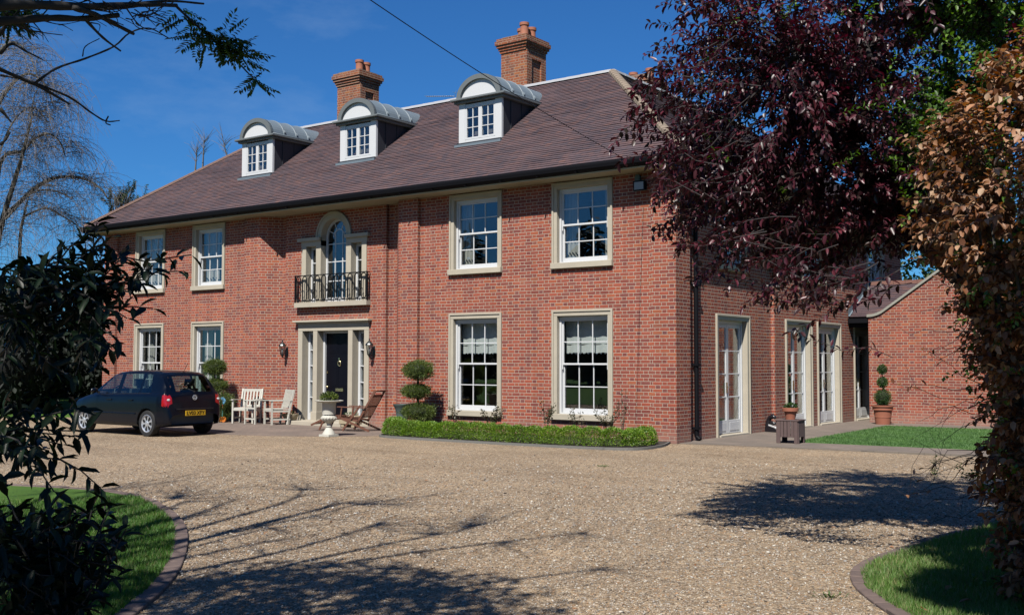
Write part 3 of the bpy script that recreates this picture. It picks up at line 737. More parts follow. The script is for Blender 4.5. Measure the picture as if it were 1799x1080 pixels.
# ---------------------------------------------------------------- dormers
def dormer(xc, y0):
    zb = roofz(y0) - .02; h = .68; zc = zb + 1.04; d = MB()
    yb = lambda z: EF + (z - ZE) * (RY - EF) / (ZR - ZE) + .15
    # cheeks
    d.prism([(y0 + .02, zb - .04), (y0 + .02, zc), (yb(zc), zc), (y0 + .14, zb - .04)], xc - h + .01, xc - h + .05, 'x')
    d.prism([(y0 + .02, zb - .04), (y0 + .02, zc), (yb(zc), zc), (y0 + .14, zb - .04)], xc + h - .05, xc + h - .01, 'x')
    d.box(xc - h - .01, xc + h + .01, y0 - .10, y0 + .05, zb - .05, zb + .03)
    for k in (.35, .8): d.box(xc + h - .012, xc + h + .008, y0 + k, y0 + k + .02, zb + .3, zc)
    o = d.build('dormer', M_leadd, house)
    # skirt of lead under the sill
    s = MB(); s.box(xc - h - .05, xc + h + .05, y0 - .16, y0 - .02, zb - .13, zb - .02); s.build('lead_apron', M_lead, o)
    f = MB(); pw = .20
    f.box(xc - h, xc - h + pw, y0 - .04, y0 + .04, zb + .03, zc).build('pilaster', M_white, o, bevel=.004)
    MB().box(xc + h - pw, xc + h, y0 - .04, y0 + .04, zb + .03, zc).build('pilaster', M_white, o, bevel=.004)
    a, b = xc - h + pw, xc + h - pw; f = MB()
    f.box(a, b, y0 - .03, y0 + .03, zb + .03, zb + .11).box(a, b, y0 - .03, y0 + .03, zc - .09, zc - .03)
    z0, z1 = zb + .11, zc - .09; cw = (b - a) / 2
    for k in (0, 1):
        l, rr = a + k * cw, a + (k + 1) * cw; st = .055
        f.box(l + .002, l + st, y0 - .035, y0 + .02, z0, z1).box(rr - st, rr - .002, y0 - .035, y0 + .02, z0, z1).box(l + st, rr - st, y0 - .034, y0 + .02, z0, z0 + .05).box(l + st, rr - st, y0 - .034, y0 + .02, z1 - .04, z1)
        m = (l + rr) / 2; f.box(m - .01, m + .01, y0 - .028, y0 + .01, z0 + .05, z1 - .04)
        for q_ in (1, 2): zz = z0 + .05 + (z1 - z0 - .09) * q_ / 3; f.box(l + st, m - .01, y0 - .027, y0 + .01, zz - .01, zz + .01).box(m + .01, rr - st, y0 - .027, y0 + .01, zz - .01, zz + .01)
    f.build('casement', M_white, o, bevel=.002)
    MB().box(a + .03, b - .03, y0 - .012, y0 - .006, z0 + .02, z1 - .02).build('pane', M_glass, o)
    MB().box(a + .01, b - .01, y0 + .35, y0 + .37, z0 - .05, z1 + .1).build('blind', M_room, o)
    # cornice
    c = MB(); ybk = yb(zc + .12)
    c.box(xc - h - .17, xc + h + .17, y0 - .20, ybk, zc + .06, zc + .115).box(xc - h - .10, xc + h + .10, y0 - .12, ybk, zc, zc + .06)
    c.build('cornice', M_leadf, o, bevel=.01)
    # barrel roof
    zs = zc + .115; A, B = h + .02, .56; n = 20; s = MB(); yk = yb(zs + B) + .1
    def arch(A, B, ya, yb_):
        for i in range(n):
            t0, t1 = math.pi * i / n, math.pi * (i + 1) / n
            s.add([(xc + A * math.cos(t0), ya, zs + B * math.sin(t0)), (xc + A * math.cos(t1), ya, zs + B * math.sin(t1)), (xc + A * math.cos(t1), yb_, zs + B * math.sin(t1)), (xc + A * math.cos(t0), yb_, zs + B * math.sin(t0))], [(0, 1, 2, 3)])
    arch(A, B, y0 - .10, yk)
    s.build('barrel_roof', M_lead, o, fix=False, smooth=True)
    s2 = MB()
    for yy in (y0 + .38, y0 + .86, y0 + 1.34): s2.tube([(xc + (A + .005) * math.cos(t), yy, zs + (B + .005) * math.sin(t)) for t in np.linspace(0, math.pi, 18)], .022, 6)
    for yy in (y0 + .42, y0 + .9, y0 + 1.38): s2.tube([(xc + A + .01, yy, zs + .10), (xc + A - .03, yy, zs + .20)], .022, 5)
    s2.tube([(xc + h + .15, y0 - .15, zs + .01), (xc + h + .15, ybk, zs + .01)], .02, 6)
    s2.build('lead_roll', M_leadd if False else M_lead, o, smooth=True)
    t = MB()
    for i in range(n):
        t0, t1 = math.pi * i / n, math.pi * (i + 1) / n
        t.prism([((A - .13) * math.cos(t0) + xc, zs + (B - .12) * math.sin(t0)), (A * math.cos(t0) + xc, zs + B * math.sin(t0)), (A * math.cos(t1) + xc, zs + B * math.sin(t1)), ((A - .13) * math.cos(t1) + xc, zs + (B - .12) * math.sin(t1))], y0 - .13, y0 - .02, 'y')
    t.build('arch_trim', M_leadf, o)
    t = MB(); t.prism([(xc + (A - .10) * math.cos(u), zs + (B - .09) * math.sin(u)) for u in np.linspace(0, math.pi, 20)], y0 - .06, y0 - .02, 'y'); t.build('tympanum', M_white, o)
for xc in (-14.45, -10.30, -6.05): dormer(xc, 1.17)

# ================================================================== outbuilding and link
ob = empty('brick_outbuilding', (0, 0, 0), 0, 'single-storey brick outbuilding with a sloping stone coping, joined to the right end of the house', 'outbuilding')
GY = 10.45
w = MB(); apex = 3.3
def cop(x):
    if x < .95: return 2.96 + .10 * ((x - .57) / .38) ** 2
    if x < apex: return 3.06 + (x - .95) * .70
    return max(2.96, 3.06 + (apex - .95) * .70 - (x - apex) * .70)
xs = [.57, .70, .82, .95] + list(np.arange(1.2, 6.01, .25)); xs = sorted(set([round(float(v), 3) for v in xs] + [apex]))
for a, b in zip(xs[:-1], xs[1:]): w.add([(a, GY, 0), (b, GY, 0), (b, GY, cop(b)), (a, GY, cop(a))], [(0, 1, 2, 3)])
w.add([(6, GY, 0), (6, 17, 0), (6, 17, 2.96), (6, GY, 2.96)], [(0, 1, 2, 3)]).add([(.57, 17, 0), (.57, GY, 0), (.57, GY, 2.96), (.57, 17, 2.96)], [(0, 1, 2, 3)]).add([(6, 17, 0), (.57, 17, 0), (.57, 17, 2.96), (apex, 17, 4.7), (6, 17, 2.96)], [(0, 1, 2, 3, 4)])
w.build('wall', M_brick, ob, fix=False)
c = MB()
for a, b in zip(xs[:-1], xs[1:]):
    if a < .6: a -= .03
    n_ = 1
    c.add([(a, GY - .05, cop(max(a, .57))), (b, GY - .05, cop(b)), (b, GY + .30, cop(b)), (a, GY + .30, cop(max(a, .57))), (a, GY - .05, cop(max(a, .57)) + .075), (b, GY - .05, cop(b) + .075), (b, GY + .30, cop(b) + .075), (a, GY + .30, cop(max(a, .57)) + .075)],
          [(0, 1, 5, 4), (2, 3, 7, 6), (4, 5, 6, 7), (3, 2, 1, 0), (0, 4, 7, 3), (1, 2, 6, 5)])
c.build('stone_coping', simple('coping_stone', (0.36, 0.35, 0.30), 0.85, noise=.2), ob)
r = MB(); tiled(r, (.55, 17.1, 2.92), (.55, GY + .28, 2.92), (apex, 17.1, 4.68), (apex, GY + .28, 4.68), 24); tiled(r, (6.1, GY + .28, 2.84), (6.1, 17.1, 2.84), (apex, GY + .28, 4.68), (apex, 17.1, 4.68), 24)
tiled(r, (.03, GY + .02, 2.97), (.60, GY + .02, 2.97), (.03, 12.40, 4.02), (2.1, 12.40, 4.02), 18); tiled(r, (2.1, 14.3, 2.97), (.03, 14.3, 2.97), (2.1, 12.40, 4.02), (.03, 12.40, 4.02), 16)
ro_ = r.build('roof', M_tile, ob, fix=False)
c = MB()
for k in range(6): xx = .05 + k * .34; c.box(xx, xx + .33, 12.30, 12.50, 3.99, 4.10)
c.build('ridge_tiles', simple('red_ridge', (0.26, 0.12, 0.09), 0.85, noise=.2), ro_)
f = MB(); f.add([(.004, GY + .0, 3.0), (.05, GY + .0, 3.0), (.05, 12.4, 4.05), (.004, 12.4, 4.05), (.004, GY, 3.18), (.004, 12.4, 4.25)], [(0, 1, 2, 3), (0, 3, 5, 4)]); f.build('lead_flashing', M_lead, ro_, fix=False)
g = MB(); g.box(.01, .565, GY - .07, GY + .05, 2.80, 2.93); g.box(.01, .56, GY + .05, GY + .12, 2.68, 2.95); g.build('gutter', M_black, ob)
l = MB(); l.box(.001, .56, 12.9, 13.0, 0, 2.95); l.build('link_wall', M_leadd, ob)
# ================================================================== ground
def catmull(P, n=8, closed=False):
    P = [np.array(p, float) for p in P]; out = []
    k = len(P); m = k if closed else k - 1
    for i in range(m):
        p1, p2 = P[i], P[(i + 1) % k]
        p0 = P[i - 1] if (i > 0 or closed) else 2 * p1 - p2
        p3 = P[(i + 2) % k] if (i + 2 < k or closed) else 2 * p2 - p1
        for j in range(n):
            t = j / n
            out.append(.5 * ((2 * p1) + (-p0 + p2) * t + (2 * p0 - 5 * p1 + 4 * p2 - p3) * t * t + (-p0 + 3 * p1 - 3 * p2 + p3) * t ** 3))
    if not closed: out.append(P[-1])
    return [tuple(float(c) for c in p) for p in out]

def inside(poly, X, Y):
    poly = np.array(poly); r = np.zeros(len(X), bool); j = len(poly) - 1
    for i in range(len(poly)):
        xi, yi, xj, yj = *poly[i][:2], *poly[j][:2]
        c = ((yi > Y) != (yj > Y)) & (X < (xj - xi) * (Y - yi) / (yj - yi + 1e-12) + xi); r ^= c; j = i
    return r

def grass_mat(name, a, b, stripes=False, rot=0.0):
    m, n, l, p = new_mat(name)
    g = n.new('ShaderNodeNewGeometry')
    t1 = N(n, 'ShaderNodeTexNoise', Scale=1.1, Detail=6.0); l.new(g.outputs['Position'], t1.inputs['Vector'])
    t2 = N(n, 'ShaderNodeTexNoise', Scale=60.0, Detail=4.0, Roughness=0.7); l.new(g.outputs['Position'], t2.inputs['Vector'])
    v = math_n(n, l, 'ADD', math_n(n, l, 'MULTIPLY', t1.outputs['Fac'], .6), math_n(n, l, 'MULTIPLY', t2.outputs['Fac'], .4))
    if stripes:
        mp = n.new('ShaderNodeMapping'); mp.inputs['Rotation'].default_value = (0, 0, rot); l.new(g.outputs['Position'], mp.inputs['Vector'])
        wv = N(n, 'ShaderNodeTexWave', Scale=0.55, Distortion=0.6); l.new(mp.outputs[0], wv.inputs['Vector'])
        v = math_n(n, l, 'ADD', v, math_n(n, l, 'MULTIPLY', math_n(n, l, 'SUBTRACT', wv.outputs['Fac'], .5), .16))
    c = ramp(n, l, v, [(.30, a), (.70, b)]); l.new(c, p.inputs['Base Color'])
    p.inputs['Roughness'].default_value = .85; p.inputs['Specular IOR Level'].default_value = .2
    bu = N(n, 'ShaderNodeBump', Strength=1.0, Distance=.03); l.new(t2.outputs['Fac'], bu.inputs['Height']); l.new(bu.outputs[0], p.inputs['Normal'])
    return m

def gravel_mat():
    m, n, l, p = new_mat('gravel')
    g = n.new('ShaderNodeNewGeometry')
    wp = N(n, 'ShaderNodeTexNoise', Scale=25.0, Detail=2.0); l.new(g.outputs['Position'], wp.inputs['Vector'])
    off = N(n, 'ShaderNodeMixRGB', blend_type='ADD', Fac=.025); l.new(g.outputs['Position'], off.inputs['Color1']); l.new(wp.outputs['Color'], off.inputs['Color2'])
    v1 = N(n, 'ShaderNodeTexVoronoi', Scale=62.0, Randomness=1.0); l.new(off.outputs[0], v1.inputs['Vector'])
    v2 = N(n, 'ShaderNodeTexVoronoi', Scale=120.0, Randomness=1.0); l.new(off.outputs[0], v2.inputs['Vector'])
    stops = [(0, (.07, .055, .04)), (.08, (.26, .19, .12)), (.30, (.43, .345, .235)), (.5, (.53, .435, .315)), (.62, (.48, .30, .15)), (.70, (.37, .35, .32)), (.85, (.66, .58, .46)), (1, (.90, .85, .76))]
    sp1 = n.new('ShaderNodeSeparateXYZ'); l.new(v1.outputs['Color'], sp1.inputs[0])
    sp2 = n.new('ShaderNodeSeparateXYZ'); l.new(v2.outputs['Color'], sp2.inputs[0])
    c1 = ramp(n, l, sp1.outputs[0], stops); c2 = ramp(n, l, sp2.outputs[0], stops)
    sel = math_n(n, l, 'GREATER_THAN', sp1.outputs[1], .5)
    mx = n.new('ShaderNodeMixRGB'); l.new(sel, mx.inputs['Fac']); l.new(c1, mx.inputs['Color1']); l.new(c2, mx.inputs['Color2'])
    big = N(n, 'ShaderNodeTexNoise', Scale=.45, Detail=7.0, Roughness=.6); l.new(g.outputs['Position'], big.inputs['Vector'])
    bm = ramp(n, l, big.outputs['Fac'], [(.25, (.80, .76, .72)), (.5, (1.0, .98, .95)), (.75, (1.14, 1.08, 1.0))])
    m1 = N(n, 'ShaderNodeMixRGB', blend_type='MULTIPLY', Fac=1.0); l.new(mx.outputs[0], m1.inputs['Color1']); l.new(bm, m1.inputs['Color2'])
    d1 = math_n(n, l, 'SUBTRACT', 1.0, math_n(n, l, 'MULTIPLY', v1.outputs['Distance'], 1.4), clamp=True)
    d2 = math_n(n, l, 'SUBTRACT', 1.0, math_n(n, l, 'MULTIPLY', v2.outputs['Distance'], 1.4), clamp=True)
    hm = n.new('ShaderNodeMixRGB'); l.new(sel, hm.inputs['Fac']); l.new(d1, hm.inputs['Color1']); l.new(d2, hm.inputs['Color2'])
    v3 = N(n, 'ShaderNodeTexVoronoi', Scale=27.0, Randomness=1.0); l.new(off.outputs[0], v3.inputs['Vector'])
    sp3 = n.new('ShaderNodeSeparateXYZ'); l.new(v3.outputs['Color'], sp3.inputs[0])
    c3 = ramp(n, l, sp3.outputs[0], [(0, (.36, .34, .32)), (.14, (.62, .60, .58)), (.3, (.90, .89, .88)), (.7, (1.04, 1.03, 1.02)), (.88, (1.25, 1.23, 1.20)), (1, (1.65, 1.62, 1.55))])
    m3 = N(n, 'ShaderNodeMixRGB', blend_type='MULTIPLY', Fac=.62); l.new(m1.outputs[0], m3.inputs['Color1']); l.new(c3, m3.inputs['Color2'])
    mt = n.new('ShaderNodeMapping'); mt.inputs['Rotation'].default_value = (0, 0, -.45); mt.inputs['Scale'].default_value = (.16, 1.0, 1); l.new(g.outputs['Position'], mt.inputs['Vector'])
    tr = N(n, 'ShaderNodeTexNoise', Scale=1.1, Detail=5.0, Roughness=.6); l.new(mt.outputs[0], tr.inputs['Vector'])
    tc_ = ramp(n, l, tr.outputs['Fac'], [(.32, (.78, .74, .70)), (.5, (1, 1, 1)), (.7, (1.08, 1.06, 1.03))])
    m4 = N(n, 'ShaderNodeMixRGB', blend_type='MULTIPLY', Fac=.85); l.new(m3.outputs[0], m4.inputs['Color1']); l.new(tc_, m4.inputs['Color2'])
    wm = N(n, 'ShaderNodeMixRGB', blend_type='MULTIPLY', Fac=1.0); wm.inputs['Color2'].default_value = (.96, .90, .83, 1); l.new(m4.outputs[0], wm.inputs['Color1']); l.new(wm.outputs[0], p.inputs['Base Color']); p.inputs['Roughness'].default_value = .75; p.inputs['Specular IOR Level'].default_value = .35
    bu = N(n, 'ShaderNodeBump', Strength=.8, Distance=.012); l.new(hm.outputs[0], bu.inputs['Height']); l.new(bu.outputs[0], p.inputs['Normal'])
    return m

def paver_mat(name, a, b, sx=.21, sy=.105, joint=(.16, .13, .11)):
    m, n, l, p = new_mat(name)
    g = n.new('ShaderNodeNewGeometry')
    t = N(n, 'ShaderNodeTexBrick', Scale=1.0); t.inputs['Brick Width'].default_value = sx; t.inputs['Row Height'].default_value = sy
    t.inputs['Mortar Size'].default_value = .006; t.inputs['Color1'].default_value = (*a, 1); t.inputs['Color2'].default_value = (*b, 1); t.inputs['Mortar'].default_value = (*joint, 1); t.inputs['Bias'].default_value = 0
    l.new(g.outputs['Position'], t.inputs['Vector'])
    big = N(n, 'ShaderNodeTexNoise', Scale=1.2, Detail=7.0); l.new(g.outputs['Position'], big.inputs['Vector'])
    bm = ramp(n, l, big.outputs['Fac'], [(.3, (.8, .8, .8)), (.7, (1.15, 1.12, 1.1))])
    m1 = N(n, 'ShaderNodeMixRGB', blend_type='MULTIPLY', Fac=1.0); l.new(t.outputs['Color'], m1.inputs['Color1']); l.new(bm, m1.inputs['Color2'])
    l.new(m1.outputs[0], p.inputs['Base Color']); p.inputs['Roughness'].default_value = .85
    bu = N(n, 'ShaderNodeBump', Strength=.6, Distance=.005); bu.invert = True; l.new(t.outputs['Fac'], bu.inputs['Height']); l.new(bu.outputs[0], p.inputs['Normal'])
    return m

M_grass = grass_mat('lawn_turf', (.06, .14, .018), (.13, .26, .035))
M_grass_r = grass_mat('mown_lawn', (.075, .19, .045), (.16, .31, .085), stripes=True, rot=R(35))
M_gravel = gravel_mat()
M_pav = paver_mat('paving_brick', (.22, .165, .135), (.27, .205, .165), .22, .11)
M_kerb = simple('edging_brick', (.165, .115, .098), .85, noise=.5, scale=9, bump=.4, island=.12)
M_soil = simple('soil', (.035, .025, .018), .95, noise=.3, scale=20, bump=.8)
M_edge = simple('edging_stone', (.19, .185, .17), .85, noise=.2, scale=4, bump=.3)

def sheet(name, poly, z, mat, thick=0.0):
    mb = MB()
    if thick: mb.prism([p[:2] for p in poly], z - thick, z)
    else: mb.add([(p[0], p[1], z) for p in poly], [tuple(range(len(poly)))])
    o = mb.build(name, mat, None, fix=True)
    if not thick:
        me = o.data
        if me.polygons[0].normal.z < 0: me.flip_normals()
    return tag(o, kind='structure')

sheet('ground', [(-900, -900), (900, -900), (900, 900), (-900, 900)], -.03, M_grass)
sheet('gravel_drive', catmull([(-24, -6.0), (-20, -2.2), (-15, .4), (-10, .6), (0, .3), (3, .4), (9, .5), (16, 0), (19, -8), (17, -19), (13, -30), (4, -31), (3, -22), (-8, -19), (-18, -13)], 8, closed=True), 0, M_gravel)
patio = [(-20.3, -.9), (-17.5, -1.5)] + [(-10.4 + 4.55 * math.cos(t), .0 + 3.9 * math.sin(t)) for t in np.linspace(math.pi * 1.18, math.pi * 1.86, 22)] + [(-6.3, .4), (-20.3, .4)]
sheet('patio', patio, .012, M_pav, .03)
sheet('path', [(.05, .12), (1.7, .40), (5.6, .80), (12, 1.25), (12, 2.5), (5.3, 2.02), (1.75, 1.85), (1.5, 8.9), (7, 9.2), (7, 10.45), (.57, 10.45), (.57, 13), (-.1, 13), (-.1, .12)], .014, paver_mat('path_slab', (.20, .165, .135), (.25, .20, .165), .45, .3), .04)
lawn_far = [(1.76, 1.86), (5.3, 2.03), (12, 2.51), (14, 9.2), (1.51, 8.9)]
sheet('lawn', lawn_far, .019, M_grass_r, .03)

kerbL = catmull([(-9, -14.8), (-6.5, -13.4), (-4.4, -12.45), (-3.0, -11.95), (-2.0, -11.74), (-1.05, -11.86), (-.1, -12.25), (.95, -12.8), (2.0, -13.52), (3.1, -14.42), (3.95, -15.28), (4.6, -16.2), (5.0, -17.4), (5.1, -19), (5.0, -23)], 8)
kerbR = catmull([(16, -4.6), (11, -5.2), (8.9, -6.0), (7.95, -7.2), (7.66, -8.3), (7.52, -9.4), (7.42, -10.4), (7.42, -11.1), (7.62, -11.75), (8.05, -12.45), (8.75, -13.3), (9.8, -14.3), (12, -15.8), (16, -17.5)], 8)
KS = (1, -1)
def inset(path, side, w):
    P = np.array(path); d = np.gradient(P, axis=0); d /= np.linalg.norm(d, axis=1)[:, None]; return [tuple(q) for q in P + np.stack([d[:, 1], -d[:, 0]], 1) * side * w]
lawnL = kerbL + [(5, -26), (-16, -26), (-16, -16)]
lawnR = kerbR + [(22, -14), (22, -5)]
sheet('lawn', inset(kerbL, KS[0], .08) + [(5, -26), (-16, -26), (-16, -16)], .018, M_grass, .05)
sheet('lawn', inset(kerbR, KS[1], .08) + [(22, -14), (22, -5)], .018, M_grass, .05)

def kerb(path, side, w=.14, name='kerb'):
    """bricks laid end on along a curve"""
    P = np.array(path); seg = np.linalg.norm(np.diff(P, axis=0), axis=1); cum = np.r_[0, np.cumsum(seg)]; L = cum[-1]; mb = MB(); n = int(L / .225)
    for i in range(n):
        s0, s1 = L * i / n + .005, L * (i + 1) / n - .005
        a = np.array([np.interp(s0, cum, P[:, k]) for k in (0, 1)]); b = np.array([np.interp(s1, cum, P[:, k]) for k in (0, 1)])
        d = (b - a) / np.linalg.norm(b - a); nn = np.array([d[1], -d[0]]) * side; z = .026 + rng.normal() * .003
        for k in (0,):
            o0, o1 = nn * .002, nn * (w - .002)
            c = [a + o0, b + o0, b + o1, a + o1]; t = rng.normal() * .002
            mb.add([(*q, -.02) for q in c] + [(*q, z + t) for q in c], [(3, 2, 1, 0), (4, 5, 6, 7), (0, 1, 5, 4), (1, 2, 6, 5), (2, 3, 7, 6), (3, 0, 4, 7)])
    return tag(mb.build(name, M_kerb, None, bevel=.006), kind='structure')
kerb(kerbL, KS[0]); kerb(kerbR, KS[1], .115)

# flower bed between the box hedge and the wall, with a thin stone edging
bed = [(-6.75, -.02), (-6.75, -.9), (-6.5, -1.75), (-6.0, -2.3), (-4.1, -2.38), (-1.3, -2.28), (-.2, -2.1), (.18, -1.75), (.15, -.9), (-.15, -.02)]
sheet('flower_bed', bed, .045, M_soil, .06)
e = MB(); pp = catmull(bed[1:], 5)
for a, b in zip(pp[:-1], pp[1:]): e.bar((*a, .02), (*b, .02), .03, .06)
tag(e.build('bed_edging', M_edge), kind='structure')

# ------------------------------------------------ blades of grass on the two near lawns
def in_view(X, Y, Z=0, mx=1.06):
    P = np.stack([X - CAM.x, Y - CAM.y, np.full_like(X, Z - CAM.z)], 1) @ np.array(CM)
    d = -P[:, 2]; u = P[:, 0] / d * FPX / (W / 2); v = P[:, 1] / d * FPX / (H / 2)
    return (d > .3) & (abs(u) < mx) & (abs(v) < mx + .1)
def blades(name, poly, n, bounds, cols, hgt=.045, wid=.006, dmax=14):
    X = rng.uniform(bounds[0], bounds[1], n); Y = rng.uniform(bounds[2], bounds[3], n)
    d = np.hypot(X - CAM.x, Y - CAM.y); keep = inside(poly, X, Y) & in_view(X, Y) & (rng.random(n) < np.clip((7.5 / d) ** 1.2, 0.2, 1)) & (d < dmax)
    X, Y, d = X[keep], Y[keep], d[keep]; k = len(X)
    h = hgt * rng.uniform(.5, 1.35, k); w = wid * np.clip(d / 6, 1, 2) * rng.uniform(.7, 1.3, k)
    az = rng.uniform(0, 2 * np.pi, k); ln = rng.normal(0, .35, (k, 2)) * h[:, None]
    B = np.stack([X, Y, np.full(k, .015)], 1); S = np.stack([np.cos(az), np.sin(az), np.zeros(k)], 1) * w[:, None] / 2
    T = B + np.stack([ln[:, 0], ln[:, 1], h], 1)
    V = np.stack([B - S, B + S, T], 1).reshape(-1, 3); F = np.arange(3 * k).reshape(-1, 3)
    o = np_mesh(name, V, F, leaf_mat(name + '_blade', cols, .6, .35)); tag(o, kind='stuff')
    return o
g_cols = [(.05, .15, .02), (.09, .23, .03), (.07, .19, .025), (.115, .28, .04), (.15, .26, .06), (.26, .24, .11)]
o = blades('grass', inset(kerbL, KS[0], .12) + [(5, -26), (-16, -26), (-16, -16)], 520000, (-4, 5.2, -17.5, -11.6), g_cols); tag(o, 'short green grass of the lawn on the left inside the curved brick edging', 'grass')
g_cols2 = [(.09, .19, .035), (.17, .32, .065), (.14, .27, .055), (.21, .37, .085), (.30, .37, .14), (.42, .38, .20)]
o = blades('grass', inset(kerbR, KS[1], .09) + [(22, -14), (22, -5)], 420000, (7.4, 13, -16.5, -5.5), g_cols2); tag(o, 'short green grass of the lawn on the right below the brown-leaved hedge', 'grass')

o = blades('grass', lawn_far, 300000, (1.5, 9, 1.9, 9.2), [(.09, .20, .05), (.14, .29, .08), (.12, .25, .065), (.18, .34, .11)], hgt=.035, wid=.008, dmax=40); tag(o, 'closely mown grass of the lawn between the paths beside the house', 'grass')
# ------------------------------------------------ loose stones lying on the gravel near the eye
def pebbles(n):
    ICO = bmesh.new(); bmesh.ops.create_icosphere(ICO, subdivisions=1, radius=1.0)
    T = np.array([v.co[:] for v in ICO.verts]); F = np.array([[v.index for v in f.verts] for f in ICO.faces]); ICO.free()
    X = rng.uniform(-9.0, 11.5, n); Y = rng.uniform(-17.5, -1, n)
    d = np.hypot(X - CAM.x, Y - CAM.y)
    keep = in_view(X, Y) & ~inside(lawnL, X, Y) & ~inside(lawnR, X, Y) & (d > 3) & (rng.random(n) < np.clip((6.5 / d) ** 1.7, 0, 1) * np.clip((20 - d) / 9, 0, 1))
    X, Y = X[keep], Y[keep]; k = len(X)
    sc = rng.uniform(.004, .0100, k) * np.clip(np.hypot(X - CAM.x, Y - CAM.y) / 8, 1, 1.5) * (1 + .5 * (rng.random(k) > .93))
    A = rand_unit(k); Bv = unit(np.cross(A, rand_unit(k))); Cc = np.cross(A, Bv)
    sq = np.stack([rng.uniform(.9, 1.5, k), rng.uniform(.7, 1.1, k), rng.uniform(.4, .8, k)], 1)
    V = T[None, :, 0:1] * (A * sq[:, 0:1])[:, None] + T[None, :, 1:2] * (Bv * sq[:, 1:2])[:, None] + T[None, :, 2:3] * (Cc * sq[:, 2:3])[:, None]
    V *= (1 + rng.normal(0, .10, (k, len(T), 1))); V[:, :, 2] *= .6
    V = V * sc[:, None, None] + np.stack([X, Y, sc * .35], 1)[:, None]
    FF = (F[None] + (np.arange(k) * len(T))[:, None, None]).reshape(-1, 3)
    m, nn, l, p = new_mat('loose_stone'); g = nn.new('ShaderNodeNewGeometry')
    c = ramp(nn, l, g.outputs['Random Per Island'], [(0, (.07, .055, .045)), (.10, (.26, .19, .13)), (.35, (.38, .29, .20)), (.55, (.46, .36, .26)), (.66, (.44, .25, .12)), (.74, (.36, .34, .32)), (.88, (.56, .49, .40)), (1, (.74, .69, .61))])
    l.new(c, p.inputs['Base Color']); p.inputs['Roughness'].default_value = .6
    o = np_mesh('loose_gravel', V.reshape(-1, 3), FF, m)
    return tag(o, 'loose pale and tan pebbles scattered over the near drive', 'gravel', kind='stuff')
pebbles(560000)

# dead leaves lying on the right-hand lawn
k = 70
X = rng.uniform(8.3, 11.5, k * 6); Y = rng.uniform(-15.2, -11.2, k * 6); kp = inside(lawnR, X, Y); X, Y = X[kp][:k], Y[kp][:k]; k = len(X)
P = np.stack([X, Y, rng.uniform(.05, .075, k)], 1); D = rand_unit(k); D[:, 2] *= .25
V, F = leaves(P, D, np.tile([0, 0, 1.], (k, 1)) + rng.normal(0, .3, (k, 3)), rng.uniform(.06, .10, k), rng.uniform(.035, .06, k), 'long')
M_dry = leaf_mat('dry_leaf', [(.09, .032, .015), (.25, .095, .040), (.36, .155, .070), (.46, .235, .125), (.60, .40, .26), (.16, .052, .022)], .55, .22)
for i in range(k):
    Vi = V[i * 7:(i + 1) * 7]; c = Vi.mean(0)
    o = np_mesh('fallen_leaf', Vi - c, F[:6], M_dry); o.location = c
    tag(o, 'curled brown dead leaf lying on the right-hand lawn', 'leaf', 'dead leaves scattered on the right lawn')

k = 60
X = rng.uniform(-2, 9, k * 5); Y = rng.uniform(-14.5, -4, k * 5); kp = in_view(X, Y) & ~inside(lawnL, X, Y) & ~inside(lawnR, X, Y); X, Y = X[kp][:k], Y[kp][:k]; k = len(X)
P = np.stack([X, Y, rng.uniform(.012, .022, k)], 1); D = rand_unit(k); D[:, 2] *= .2
V, F = leaves(P, D, np.tile([0, 0, 1.], (k, 1)) + rng.normal(0, .25, (k, 3)), rng.uniform(.035, .06, k), rng.uniform(.02, .035, k), 'long')
for i in range(k):
    Vi = V[i * 7:(i + 1) * 7]; c = Vi.mean(0); o = np_mesh('fallen_leaf', Vi - c, F[:6], M_dry); o.location = c
    tag(o, 'small brown dead leaf lying on the gravel drive', 'leaf', 'dead leaves scattered on the gravel')
M_weed = leaf_mat('weed_leaf', [(.06, .13, .03), (.12, .20, .05)], .6, .3)
for (px_, py_, lb) in ((1460, 1050, 'low green weed growing in the gravel beside the right kerb'), (1060, 820, 'tiny green weed alone in the middle of the gravel drive')):
    v = (CM @ Vector(((px_ - W / 2) / FPX, -(py_ - H / 2) / FPX, -1))); g0 = CAM + v * (-CAM.z / v.z); n = 46; a = rng.uniform(0, 6.28, n); r = np.abs(rng.normal(0, .07, n))
    P = np.stack([np.cos(a) * r, np.sin(a) * r, np.full(n, .005)], 1); D = np.stack([np.cos(a), np.sin(a), rng.uniform(.3, 1.2, n)], 1); V, F = leaves(P, D, np.tile([0, 0, 1.], (n, 1)), rng.uniform(.02, .05, n), rng.uniform(.008, .014, n))
    o = np_mesh('weed', V, F, M_weed); o.location = tuple(g0); tag(o, lb, 'weed')
# ================================================================== things around the house
M_teak = simple('teak', (0.17, 0.062, 0.032), 0.6, noise=.25, scale=14)
M_greywood = simple('weathered_wood', (0.125, 0.078, 0.072), .8, noise=.25, scale=12)
M_cream = simple('cream_paint', (0.68, 0.66, 0.58), .5, noise=.06)
M_cstone = simple('cast_stone', (0.66, 0.64, 0.56), .8, noise=.12, scale=9, bump=.15)
M_sand = simple('sandstone', (0.46, 0.38, 0.25), .9, noise=.25, scale=9, bump=.3)
M_verd = simple('verdigris_lead', (0.085, 0.125, 0.12), .6, noise=.2)
M_lamp = simple('lantern_metal', (0.012, 0.02, 0.022), .35)
M_lglass = glass_mat('lantern_glass', tint=(.75, .78, .78))
M_bark = simple('bark', (0.055, 0.045, 0.035), .9, noise=.35, scale=15, bump=.5)
M_stem = simple('green_stem', (0.06, 0.055, 0.03), .8, noise=.2)

